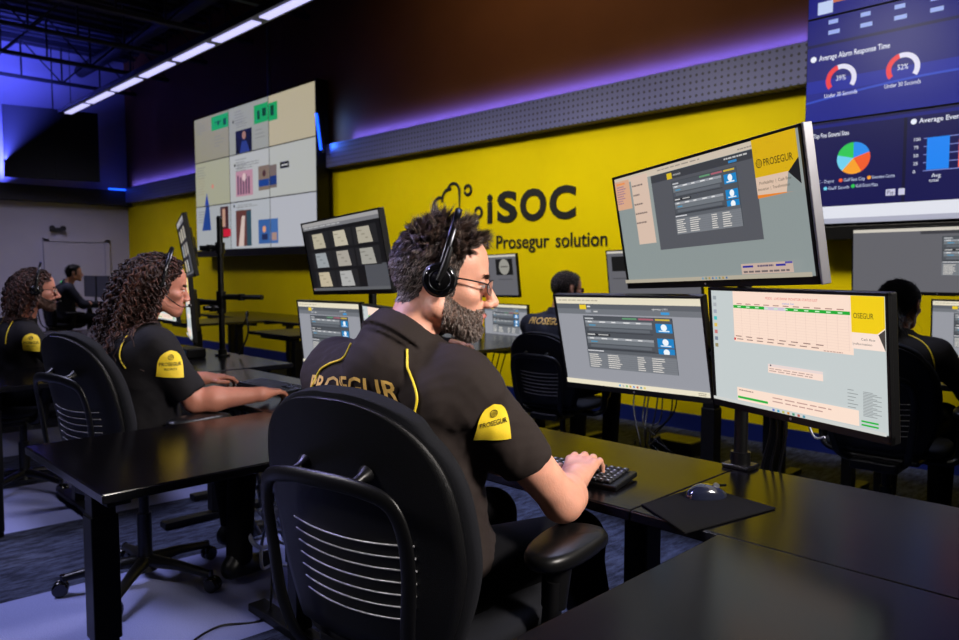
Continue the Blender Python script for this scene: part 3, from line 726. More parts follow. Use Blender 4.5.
# door, light fixture and sensor on the left wall
dr = MB().box((XL+.03, 4.45, .9), (.06, .95, 1.8), .005).build('door_1', M_lwall); struct(dr)
m = MB()
for y in (3.93, 4.97): m.box((XL+.04, y, .93), (.08, .09, 1.86))
m.box((XL+.04, 4.45, 1.85), (.08, 1.13, .08)); x = m.build('door_frame', M_lwall, dr)
MB().sph((XL+.09, 4.05, .95), .03, 12).build('door_handle', M_chr, dr)
e = empty('emergency_light', (XL+.05, 4.1, 2.03), 0, 'small emergency light fitting on the pale left wall above the door height', 'light')
MB().box((0, 0, 0), (.08, .20, .07), .01).build('housing', M_dwall, e)
for s_ in (-1, 1): MB().cyl((.05, s_*.09, .03), (.12, s_*.09, .02), .035, .05).build('lamp_head', M_dwall, e)
e = empty('call_button', (XL+.02, 4.18, 1.06), 0, 'small wall button glowing green behind the farthest person', 'button')
MB().box((0, 0, 0), (.04, .16, .16), .01).build('plate', M_dwall, e); MB().sph((.025, 0, 0), (.02, .055, .055), 16).build('indicator', M_green, e)
# folded acoustic panel standing on the left ledge
e = empty('acoustic_panel', (-14.42, 3.9, 2.83), 0, 'large dark folded acoustic panel high on the blue-lit left wall', 'panel')
for (a, b) in (((-.18, -.72), (-.0, .0)), ((-.0, .0), (.12, .68))):
    ang = atan2(b[1]-a[1], b[0]-a[0]); L = sqrt((b[0]-a[0])**2+(b[1]-a[1])**2)
    MB().box(((a[0]+b[0])/2, (a[1]+b[1])/2, .62), (L, .05, 1.2), .006, rot=(0, 0, ang)).build('wing', mat('charcoal_felt', (7, 8, 16), .9, nscale=60, namt=.2), e)
tag(MB().cyl((0, 0, 0), (0, 0, 1.05), .012, n=8).build('hanger_rod', M_truss, e, (0, 0, 1.2)))
# linear ceiling lamp
P0 = -12.78; LP = (3.65-3.7)*0
st = empty('linear_lamp', (-12.95, 3.7, 3.72), 0, 'long suspended linear ceiling lamp with a row of white cells', 'lamp')
NC = 12; per = 1.026
MB().box((NC*per/2-.05, 0, .045), (NC*per+.1, .20, .07), .008).build('housing', M_bmet, st)
for i in range(NC):
    mm = MB(); mm.box((.17+i*per+.32, 0, .004), (.88, .105, .016), .004); mm.build('diffuser', M_cell, st)
for i in range(5):
    MB().cyl((.2+i*2.6, 0, .07), (.2+i*2.6, 0, 1.5), .006, n=8).build('suspension_rod', M_truss, st)
# blue LED tube beside the video wall, conduit above it
e = empty('led_tube', (-8.055, 5.13, 2.77), 0, 'bright blue upright LED tube at the right edge of the far video wall', 'light')
MB().cyl((-.045, 0, .45), (.045, 0, 0), .016, n=12).build('tube', M_led, e); MB().cyl((-.05, .04, .49), (.05, .04, -.03), .02, n=12).build('holder', M_bmet, e)
m = MB(); m.cyl((-9.47, 5.25, 3.6), (-9.47, 5.25, 4.6), .022, n=10); tag(m.build('conduit_pipe', M_sil), 'thin vertical conduit pipe rising above the far video wall', 'pipe')

# ------------------------------------------------------------------ wall lettering
def wall_text(st, x0, x1, z, hh, bold, name, label):
    V, F = text_geo(st, bold, 4); sx = (x1-x0)/V[:, 0].max(); sz = hh/.72
    me = bpy.data.meshes.new(name); n = len(V)
    me.from_pydata([(x0+p[0]*sx, 5.392, z+p[1]*sz) for p in V], [], F); me.update()
    o = link(name, me, M_ink); md = o.modifiers.new('s', 'SOLIDIFY'); md.thickness = .006; md.offset = 0; return tag(o, label, 'sign')
wall_text('i', -5.375, -5.305, 1.772, .30, .035, 'wall_letter', 'large black letter i, first letter painted on the yellow wall')
for ch, a, b in (('S', -5.235, -4.965), ('O', -4.925, -4.595), ('C', -4.555, -4.245)):
    wall_text(ch, a, b, 1.775, .29, .035, 'wall_letter', 'large black letter %s of the big word on the yellow wall' % ch)
wall_text('Prosegur', -5.245, -4.555, 1.505, .135, .004, 'wall_lettering', 'smaller black word under the big letters, partly behind the front man\'s hair')
wall_text('solution', -4.475, -3.895, 1.505, .135, .004, 'wall_lettering', 'smaller black word at the right end under the big letters on the yellow wall')
wall_text('a', -5.43, -5.345, 1.505, .135, .004, 'wall_lettering', 'single small letter before the smaller lettering on the yellow wall')
m = MB()
def stroke(P, r=.017, closed=False):
    m.ring([(x, 5.392, z) for x, z in P], [r]*len(P), 8, flat=.35, up=(1, 0, 0) if False else (0, 0, 1))
arcp = lambda cx, cz, r, a0, a1, n=16: [(cx+r*cos(radians(a0+(a1-a0)*i/n)), cz+r*sin(radians(a0+(a1-a0)*i/n))) for i in range(n+1)]
stroke(arcp(-6.10, 1.96, .11, 250, 70)); stroke(arcp(-5.95, 2.04, .11, 190, 75)); stroke(arcp(-5.885, 2.11, .095, 165, 0)+[(-5.79, 1.83)])
stroke(arcp(-5.663, 2.119, .048, 0, 360)); stroke([(-5.663, 2.068), (-5.663, 1.80)]); stroke([(-6.13, 1.86), (-5.79, 1.83)])
stroke(arcp(-5.505, 1.88, .048, 0, 360)); stroke([(-5.505, 1.83), (-5.505, 1.78), (-5.66, 1.78)])
tag(m.build('wall_emblem', M_ink), 'black cloud and circuit line emblem painted left of the big word', 'sign')

# ------------------------------------------------------------------ pictures for the screens
def app(c, a, b, x, y, small=False):
    """dark web console drawn into the box a,b - x,y"""
    U = lambda u: a+(x-a)*u
    Vv = lambda v: b+(y-b)*v
    R = lambda u0, v0, u1, v1, col: c.rect(U(u0), Vv(v0), U(u1), Vv(v1), col)
    R(0, 0, 1, 1, (66, 70, 76)); R(.01, .01, .99, .62, (78, 82, 88)); R(.02, .04, .12, .065, (190, 192, 196))
    R(.46, .02, .62, .05, (96, 150, 110)); R(.64, .02, .80, .05, (170, 96, 110)); R(.82, .02, .97, .05, (206, 176, 60))
    for v in (.09, .40):
        R(.02, v, .78, v+.045, (150, 154, 160)); R(.02, v+.05, .78, v+.12, (112, 118, 124)); R(.05, v+.14, .75, v+.19, (98, 103, 110)); R(.02, v+.21, .78, v+.22, (50, 52, 58))
        R(.06, v+.075, .14, v+.095, (70, 150, 190))
        for k in range(5): R(.05+k*.14, v+.012, .10+k*.14+.02*(k % 2), v+.032, (225, 225, 225))
    R(.02, .33, .30, .375, (40, 42, 46)); R(.03, .34, .12, .36, (210, 210, 210)); R(.16, .34, .28, .36, (180, 180, 180))
    for v in (.10, .36, .54):
        R(.82, v, .99, v+.16, (24, 130, 196)); c.circ(U(.905), Vv(v+.065), (x-a)*.032, (240, 246, 250), 12); R(.85, v+.12, .96, v+.14, (220, 235, 245))
    R(0, .64, 1, .70, (92, 96, 102)); R(0, .70, 1, 1, (120, 124, 130)); R(.01, .65, .2, .67, (210, 210, 214))
    for k in range(7):
        R(0, .715+k*.038, 1, .719+k*.038, (100, 104, 110))
        for u, w_ in ((.02, .15), (.24, .17), (.58, .09), (.74, .14)): R(u, .725+k*.038, u+w_*(.7+.3*random.random()), .742+k*.038, (214, 210, 204))
def scr_console(w, h):
    c = Canvas(w, h, (150, 152, 160)); c.rect(0, .075, 1, .19, (112, 116, 122)); c.rect(0, .075, 1, .13, (92, 96, 102)); c.rect(0, 0, 1, .075, (228, 220, 196))
    c.lines(.02, .03, .3, 1, .02, .012, (180, 170, 150), 0); c.rect(.178, .084, .228, .135, (232, 200, 40)); c.rect(.235, .095, .26, .11, (220, 220, 220))
    c.rect(.22, .14, .26, .17, (150, 154, 162)); c.rect(.28, .15, .31, .165, (200, 200, 200))
    c.text(.69, .125, .02, 'operator | 911', (235, 235, 235), .1); c.rect(.745, .145, .80, .172, (60, 150, 210))
    app(c, .195, .205, .815, .80); c.rect(0, .945, 1, 1, (232, 224, 200))
    for k, col in enumerate(((90, 170, 220), (190, 190, 190), (120, 190, 120), (222, 170, 60), (90, 140, 210), (190, 90, 80), (80, 150, 170), (220, 200, 90))): c.rect(.40+k*.025, .962, .412+k*.025, .985, col)
    c.lines(.93, .96, .05, 2, .017, .008, (140, 130, 110), 0); return c
def emblem(c, u, v, r, col, bg):
    k = c.w/c.h; c.circ(u, v, r, col, 24); c.circ(u, v, r*.84, bg, 24)
    for q in (-.5, -.16, .18, .52):
        L = sqrt(max(0, .84**2-q*q))*r; d = (.8, .6); n = (-.6, .8); cx, cv = u+n[0]*q*r, -n[1]*q*r*k; t = .055*r
        c.poly([(cx-d[0]*L-n[0]*t, v+cv+(d[1]*L+n[1]*t)*k), (cx+d[0]*L-n[0]*t, v+cv+(-d[1]*L+n[1]*t)*k), (cx+d[0]*L+n[0]*t, v+cv+(-d[1]*L-n[1]*t)*k), (cx-d[0]*L+n[0]*t, v+cv+(d[1]*L-n[1]*t)*k)], col)
def scr_wide(w, h):
    c = Canvas(w, h, (138, 148, 147)); c.rect(0, 0, .82, .055, (204, 190, 172)); c.lines(.30, .02, .25, 1, .02, .01, (150, 140, 130), 0); c.lines(.74, .03, .07, 1, .02, .01, (150, 140, 130), 0)
    c.rect(0, .03, .105, .30, (214, 166, 134)); c.rect(.012, .05, .075, .065, (230, 140, 70)); c.lines(.012, .08, .065, 8, .022, .01, (150, 110, 140))
    c.rect(.125, .02, .24, .645, (214, 188, 170)); c.lines(.13, .10, .085, 5, .085, .014, (120, 104, 98))
    c.rect(.265, .06, .815, .715, (84, 86, 92)); c.rect(.265, .06, .815, .125, (60, 62, 67)); c.rect(.365, .075, .395, .125, (216, 186, 30)); c.text(.402, .105, .022, 'console', (200, 200, 200), .045)
    c.lines(.68, .075, .11, 1, .02, .012, (190, 190, 190), 0); c.rect(.70, .10, .74, .118, (50, 130, 190))
    app(c, .387, .15, .735, .60)
    c.rect(.82, 0, 1, .27, (214, 172, 8)); c.rect(.82, .27, 1, .41, (218, 190, 168)); c.poly([(.82, .395), (.97, .41), (.82, .42)], (230, 130, 40)); c.poly([(1, .19), (.955, .275), (1, .37)], (26, 26, 28)); c.poly([(.955, .275), (1, .37), (1, .41), (.94, .41)], (138, 148, 147))
    emblem(c, .842, .175, .0135, (40, 34, 10), (214, 172, 8)); c.text(.862, .20, .052, 'PROSEGUR', (40, 34, 10), .118, .005)
    c.text(.835, .325, .022, 'Profitability  |  Cash flow', (80, 70, 60), .13); c.text(.826, .368, .022, 'Innovation  |  Transformation', (80, 70, 60), .13)
    c.rect(.705, .885, .93, .965, (196, 172, 158)); c.rect(.712, .90, .76, .915, (40, 40, 150)); c.rect(.86, .90, .90, .915, (40, 40, 150)); c.lines(.78, .90, .07, 1, .01, .014, (90, 80, 110), 0); c.lines(.715, .94, .20, 1, .01, .014, (110, 100, 100), 0)
    c.rect(.90, .885, .93, .90, (90, 80, 160)); c.rect(0, .968, 1, 1, (176, 168, 150))
    for k in range(8): c.rect(.50+k*.018, .975, .508+k*.018, .992, ((90, 150, 190), (90, 130, 120), (170, 140, 60), (70, 110, 160))[k % 4])
    return c
def scr_sheet(w, h):
    c = Canvas(w, h, (196, 204, 204))
    for k in range(9): c.rect(.012, .05+k*.062, .034, .083+k*.062, ((150, 160, 165), (170, 175, 180), (160, 165, 180), (70, 190, 190), (222, 190, 90), (200, 120, 120), (120, 130, 150), (150, 140, 100), (200, 205, 205))[k])
    c.rect(.155, 0, .845, .445, (250, 222, 204)); c.text(.37, .06, .020, 'FEEDS - LIVE EVENT MONITOR STATUS LIST', (222, 90, 90), .30); c.text(.47, .095, .016, 'status list', (110, 140, 220), .07)
    c.rect(.157, .122, .833, .148, (30, 170, 50)); c.rect(.36, .122, .49, .148, (206, 196, 214))
    for k in range(11): c.rect(.18+k*.059, .105, .215+k*.059, .113, (170, 130, 120)); c.rect(.185+k*.059, .13, .208+k*.059, .14, (200, 240, 200))
    for k in range(12): c.rect(.157, .168+k*.022, .833, .1695+k*.022, (232, 202, 188))
    for k in range(13): c.rect(.157+k*.056, .148, .1585+k*.056, .415, (228, 198, 184))
    for k in range(8): c.rect(.17+k*.07, .39, .21+k*.07, .398, (150, 120, 112)); c.rect(.18+k*.065, .415, .22+k*.065, .423, (150, 120, 112))
    c.rect(.16, .41, .172, .43, (210, 40, 40)); c.lines(.70, .43, .1, 1, .02, .008, (190, 160, 150), .2)
    c.rect(.845, 0, 1, .27, (240, 204, 12)); c.rect(.845, .27, 1, .39, (250, 226, 212)); c.poly([(1, .225), (.965, .27), (1, .27)], (250, 226, 212)); c.poly([(.97, .275), (1, .235), (1, .39)], (70, 64, 60)); c.text(.856, .165, .042, 'OSEGUR', (60, 52, 14), .094, .004)
    c.text(.89, .325, .018, 'Cash flow', (80, 80, 84), .065); c.text(.85, .36, .018, '|nsformation', (80, 80, 84), .09)
    c.rect(.377, .60, .693, .675, (248, 222, 208)); c.rect(.377, .60, .693, .622, (232, 214, 210)); c.rect(.39, .605, .398, .618, (40, 30, 60)); c.lines(.385, .635, .27, 2, .018, .008, (190, 160, 150), .1)
    c.rect(.168, .85, .87, .968, (250, 224, 206)); c.lines(.18, .868, .1, 1, .02, .01, (160, 130, 120), .1); c.rect(.172, .928, .369, .948, (30, 180, 60)); c.lines(.40, .88, .4, 2, .03, .009, (190, 150, 140), .3)
    for k in range(17): c.rect(.82, .70+k*.013, .850+.01*(k % 3), .705+k*.013, (130, 136, 138)) if k < 12 and k % 2 == 0 else None; c.rect(.895, .70+k*.011, .94+.02*((k*7) % 3), .705+k*.011, (140, 146, 148))
    c.rect(.885, .915, .965, .928, (30, 180, 60)); c.rect(.885, .942, .965, .955, (30, 180, 60)); c.rect(0, .972, 1, 1, (206, 208, 204))
    for k, col in enumerate(((90, 120, 200), (60, 160, 200), (190, 190, 90), (222, 150, 60), (60, 150, 120), (190, 90, 80), (80, 150, 170))): c.rect(.40+k*.03, .976, .414+k*.03, .996, col)
    return c
def scr_cameras(w, h):
    c = Canvas(w, h, (20, 20, 22)); c.rect(0, 0, 1, .05, (158, 156, 156)); c.rect(0, .05, 1, .10, (116, 116, 120)); c.rect(.74, .66, 1, 1, (78, 80, 86)); c.rect(0, .96, 1, 1, (92, 94, 98))
    T = [(180, 172, 150), (188, 180, 160), (172, 166, 150), (150, 156, 160), (166, 160, 150), (160, 158, 150), (190, 178, 152), (172, 172, 170), None]
    for i in range(3):
        for j in range(3):
            k = j*3+i
            if T[k] is None: continue
            u = .12+i*.30; v = .17+j*.28; t = T[k]
            c.rect(u-.05, v-.02, u+.23, v+.225, (34, 34, 36)); c.poly([(u, v), (u+.15, v), (u+.17, v+.21), (u, v+.21)], t)
            for q in range(3): c.rect(u+.01+.04*q, v+.04+.05*q, u+.06+.03*q, v+.055+.05*q, tuple(x-34 for x in t))
    c.lines(.03, .062, .5, 1, .02, .012, (190, 190, 190), 0); c.rect(.02, .965, .025, .985, (190, 60, 50)); return c
def scr_plain(w, h, kind=0):
    c = Canvas(w, h, (98, 98, 104)); c.rect(0, 0, 1, .05, (206, 200, 188))
    if kind == 0:    # grey page with the console at the right
        c.rect(.40, .05, 1, .10, (60, 60, 66)); app(c, .52, .14, .98, .74)
    elif kind == 1:  # camera picture on grey
        c.rect(.56, .10, .92, .50, (18, 18, 20)); c.circ(.74, .30, .11, (150, 148, 140), 20); c.rect(.66, .28, .82, .31, (90, 88, 84)); c.rect(.6, .6, .9, .62, (70, 70, 76))
    elif kind == 2:  # tiny dark pane
        c.rect(.05, .12, .35, .45, (16, 16, 18)); c.rect(.05, .6, .4, .62, (70, 70, 76))
    return c

# ------------------------------------------------------------------ monitors and their mounts
def Rm(y, t, r): return Matrix(Rz(y) @ Rx(t) @ Ry(r))
def monitor(w, h, loc, rot, canvas, label, silver=False, group=None, logo=True, scr_loc=True):
    e = bpy.data.objects.new('monitor', None); COL.objects.link(e); e.location = loc; e.rotation_euler = Rm(*rot).to_euler(); e.empty_display_size = .1
    tag(e, label, 'monitor', group); b = .008
    m = MB(); m.box((0, .011, 0), (w, .020, h), .003)
    m.prism([(-w*.33, .02), (w*.33, .02), (w*.26, .045), (-w*.26, .045)], -h*.34, h*.30, .004); m.box((0, .052, 0), (.12, .02, .12), .004)
    m.build('casing', M_bpl, e)
    m = MB(); t = .012
    for (c, d) in (((0, 0, h/2-b/2), (w, t, b)), ((0, 0, -h/2+.010), (w, t, .020)), ((-w/2+b/2, 0, 0), (b, t, h)), ((w/2-b/2, 0, 0), (b, t, h))): m.box((c[0], -.002, c[2]), d, .0015)
    bz = m.build('bezel', M_bpl, e)
    if silver:
        m = MB(); m.box((w/2+.0035, .008, 0), (.007, .026, h+.002), .002); m.build('side_rail', M_sil, e)['label'] = 'silver side rail'
    cv = canvas(w-2*b, h-b-.020); cv.build('screen', e, (0, -.0035, .006))
    if logo:
        m = MB(); m.ring([(0, -.0085, -h/2+.010), (0, -.0092, -h/2+.010)], .0035, n=14); m.build('logo', M_sil, bz)
    return e
def pole(x, y, top, arms, label, z=.74, group=None, bend=.0):
    e = empty('monitor_pole', (x, y, z), 0, label, 'monitor stand', group); m = MB()
    m.prism([(-.065+.02*(i in (0, 3)), 0) for i in ()] or [(-.038, -.034), (.038, -.034), (.042, 0), (.038, .034), (-.038, .034), (-.042, 0)], 0, .012, .003); m.build('base_plate', M_bpl, e)
    MB().cyl((0, 0, .012), (0, 0, top-z), .0185, n=24).build('pole', M_bmet, e)
    MB().cyl((0, 0, .012), (0, 0, .045), .027, n=24).build('collar', M_bpl, e)
    MB().cyl((0, 0, top-z), (0, 0, top-z+.012), .0195, .014, n=24).build('pole_cap', M_bpl, e)
    for tx, ty, tz in arms:
        d = Vector((tx-x, ty-y, 0)); m = MB(); h = tz-z
        m.cyl((0, 0, h-.035), (0, 0, h+.035), .030, n=20)
        if d.length > .08:
            mid = d*.5-Vector((-d.y, d.x, 0))*bend+Vector((0, 0, h))
            m.ring([(0, 0, h), tuple(mid)], .018, 12, flat=1.3); m.cyl(mid-Vector((0, 0, .022)), mid+Vector((0, 0, .02)), .022, n=16); m.ring([tuple(mid), (d.x, d.y, h)], .015, 12, flat=1.3)
        m.build('arm', M_bpl, e)
    return e
def shift(v, d): return tuple(a+b for a, b in zip(v, d))
# the front man's station
monitor(.54, .325, (-1.324, 1.956, 1.056), (.014, .232, -.015), scr_console, 'black monitor showing a dark console on grey, lower left of the nearest desk')
monitor(.54, .325, (-.751, 1.791, 1.082), (-.356, .093, 0), scr_sheet, 'black monitor showing a peach sheet with a green bar, lower right of the nearest desk')
monitor(.80, .36, (-1.039, 1.862, 1.422), (-.412, .161, -.036), scr_wide, 'wide monitor tilted over the two lower monitors of the nearest desk', True)
pole(-.954, 1.96, 1.36, [(-1.30, 2.03, 1.05), (-.80, 1.88, 1.08), (-1.02, 1.94, 1.30)], 'black monitor pole at the back edge of the nearest desk')
# the curly-haired woman's station (behind the front man)
monitor(.80, .36, (-2.878, 1.959, 1.357), (-.137, .168, -.034), scr_cameras, 'monitor with nine camera pictures behind the front man')
monitor(.54, .325, (-2.95, 1.93, .985), (-.02, .10, -.01), scr_console, 'lower monitor with a grey console screen behind the front man\'s shoulder')
monitor(.54, .325, (-2.37, 1.80, .985), (-.356, .093, 0), scr_sheet, 'monitor with a pale sheet hidden behind the front man')
pole(-2.80, 2.06, 1.36, [(-2.95, 2.02, .99), (-2.45, 1.88, 1.0), (-2.84, 2.02, 1.25)], 'black monitor pole on the desk behind the front man')
# the bearded far-left man's station
monitor(.74, .38, (-4.74, 2.02, 1.43), (-.34, .161, -.036), scr_cameras, 'monitor seen edge-on at the left, upper one on the tall pole')
monitor(.54, .40, (-4.62, 1.98, 1.05), (-.35, .05, 0), scr_sheet, 'monitor seen edge-on at the left, lower one on the tall pole')
monitor(.50, .30, (-5.18, 2.05, 1.08), (-.10, .09, 0), scr_sheet, 'small pinkish monitor glimpsed past the curly-haired woman\'s face')
pole(-4.55, 2.16, 1.62, [(-4.62, 2.06, 1.43), (-4.56, 2.05, 1.05), (-5.1, 2.12, 1.08), (-4.28, 2.3, 1.12)], 'tall black monitor pole left of the far video wall')
# second row
monitor(.62, .37, (-4.50, 4.60, 1.24), (-.10, .10, -.02), lambda w, h: scr_plain(w, h, 1), 'small far monitor with one camera picture right of the front man\'s face')
monitor(.54, .33, (-4.36, 4.60, .84), (-.05, .05, 0), scr_console, 'small far monitor with a grey console right of the front man\'s chin')
monitor(.54, .33, (-4.93, 4.60, .86), (-.05, .05, 0), scr_console, 'small far grey monitor just right of the front man\'s chin')
pole(-4.62, 4.72, 1.3, [(-4.5, 4.68, 1.22), (-4.4, 4.68, .9), (-4.9, 4.68, .9)], 'far black monitor pole between the small far monitors')
monitor(.80, .36, (-2.93, 4.60, 1.265), (-.06, .12, -.02), lambda w, h: scr_plain(w, h, 2), 'grey far monitor behind the wide front monitor')
monitor(.54, .33, (-2.90, 4.62, .93), (-.05, .05, 0), scr_sheet, 'pale far monitor glimpsed between the two lower front monitors')
pole(-2.75, 4.74, 1.3, [(-2.85, 4.7, 1.22), (-2.85, 4.7, .93)], 'far black monitor pole behind the wide front monitor')
monitor(.90, .38, (-1.15, 4.62, 1.34), (-.04, .06, 0), lambda w, h: scr_plain(w, h, 0), 'large grey monitor above the dark-haired woman at the right edge')
monitor(.54, .33, (-.88, 4.50, .97), (-.10, .05, 0), scr_console, 'lower monitor at the right edge beside the dark-haired woman')
pole(-.95, 4.74, 1.4, [(-1.1, 4.7, 1.3), (-.9, 4.62, .97)], 'far black monitor pole at the right edge')

# ------------------------------------------------------------------ video walls
def video_wall(x0, z0, cols, rows, pw, ph, y, pics, label, group):
    for c in range(cols):
        for r in range(rows):
            e = empty('wall_display', (x0+(c+.5)*pw, y, z0+(rows-r-.5)*ph), 0, label(c, r), 'display', group)
            MB().box((0, .045, 0), (pw-.002, .08, ph-.002), .004).build('casing', M_bpl, e)
            cv = Canvas(pw-.014, ph-.014, (180, 178, 170)); pics(cv, c, r); cv.build('screen', e, (0, .002, 0))
    m = MB(); m.box((x0+cols*pw/2, y+.135, z0+rows*ph/2), (cols*pw+.05, .08, rows*ph+.05), .006)
    m.box((x0+cols*pw/2, y+.05, z0-.055), (cols*pw+.03, .10, .09), .005); m.box((x0+cols*pw+.024, y+.06, z0+rows*ph/2), (.03, .14, rows*ph+.04), .004)
    return m.build('display_frame', M_bmet)
def pic_left(c, col, row):
    c.rect(0, 0, 1, 1, [[(140, 136, 118), (146, 148, 142), (176, 166, 140)], [(158, 158, 136), (172, 174, 174), (172, 174, 170)], [(158, 162, 166), (168, 172, 178), (172, 174, 182)]][row][col])
    tx = (120, 122, 122)
    if col < 2: c.lines(.06+.1*col, .10, .3, 5, .06, .02, tx)
    if (col, row) == (0, 0):
        c.rect(.52, .05, 1, .36, (24, 150, 84)); c.circ(.72, .22, .03, (10, 50, 30)); c.rect(.62, .18, .80, .20, (10, 60, 34)); c.rect(.86, .16, .94, .3, (10, 60, 34)); c.lines(.6, .5, .3, 4, .07, .02, tx)
    if (col, row) == (1, 0):
        c.rect(.66, .10, 1, .48, (24, 150, 84)); c.rect(.74, .22, .8, .4, (10, 60, 34)); c.rect(.86, .2, .95, .36, (10, 60, 34)); c.circ(.12, .30, .02, (40, 40, 40)); c.lines(.2, .28, .3, 4, .05, .018, tx)
        c.rect(.18, .52, .60, 1, (16, 18, 30)); c.circ(.40, .64, .05, (150, 110, 96)); c.poly([(.28, 1), (.34, .76), (.46, .76), (.54, 1)], (40, 56, 120)); c.lines(.68, .6, .25, 3, .08, .02, tx)
    if (col, row) == (2, 0): c.rect(0, .14, .2, .5, (24, 150, 84)); c.rect(.04, .2, .12, .4, (10, 60, 34))
    if (col, row) == (0, 1): c.lines(.08, .35, .3, 7, .06, .02, (150, 140, 120)); c.circ(.52, .58, .03, (200, 120, 110)); c.poly([(.27, 1), (.34, .70), (.40, 1)], (30, 60, 150))
    if (col, row) == (1, 1):
        c.rect(.16, .36, .60, .90, (176, 130, 146)); [c.rect(.2+.07*k, .45+.05*(k % 3), .24+.07*k, .86, (90, 60, 84)) for k in range(5)]; c.circ(.38, .5, .05, (206, 180, 180))
        c.rect(.74, .34, 1, .84, (120, 104, 90)); c.rect(.74, .62, 1, .76, (24, 60, 130)); c.circ(.88, .5, .04, (70, 40, 34)); c.circ(.14, .22, .02, (40, 40, 40)); c.lines(.2, .2, .6, 3, .05, .018, tx)
    if (col, row) == (2, 1):
        c.rect(0, .36, .16, .82, (110, 96, 90)); c.rect(0, .58, .16, .76, (24, 50, 110)); c.rect(.24, .34, .44, .47, (16, 16, 18)); c.lines(.27, .39, .14, 1, .1, .03, (200, 200, 200), 0)
    if (col, row) == (0, 2):
        c.poly([(.17, .55), (.30, 0), (.40, 0), (.44, .55)], (26, 60, 130)); c.rect(.72, .05, .95, .75, (60, 30, 34)); c.rect(.80, .55, 1, .72, (190, 24, 50)); c.rect(.78, .1, .86, .5, (180, 140, 120))
    if (col, row) == (1, 2):
        c.rect(.14, .18, .54, .95, (92, 52, 48)); c.poly([(.2, .95), (.3, .3), (.38, .3), (.34, .95)], (200, 180, 172)); c.rect(.42, .2, .54, .95, (40, 70, 84)); c.circ(.1, .07, .02, (30, 40, 50)); c.lines(.2, .06, .6, 2, .04, .015, tx)
        c.rect(.72, .42, 1, .92, (50, 90, 150)); c.circ(.86, .62, .04, (214, 150, 110)); c.rect(.8, .72, .94, .84, (30, 40, 80))
    if (col, row) == (2, 2): c.rect(0, .42, .17, .92, (60, 100, 160)); c.rect(.02, .7, .14, .86, (160, 130, 120))
names_c = ('left', 'middle', 'right'); names_r = ('top', 'middle', 'bottom')
o = video_wall(-11.65, 1.595, 3, 3, 1.166, .681, 5.15, pic_left, lambda c, r: '%s row, %s column display of the pale video wall at the left' % (names_r[r], names_c[c]), 'displays of the left video wall')
tag(o, 'black frame carrying the pale three by three video wall', 'frame')
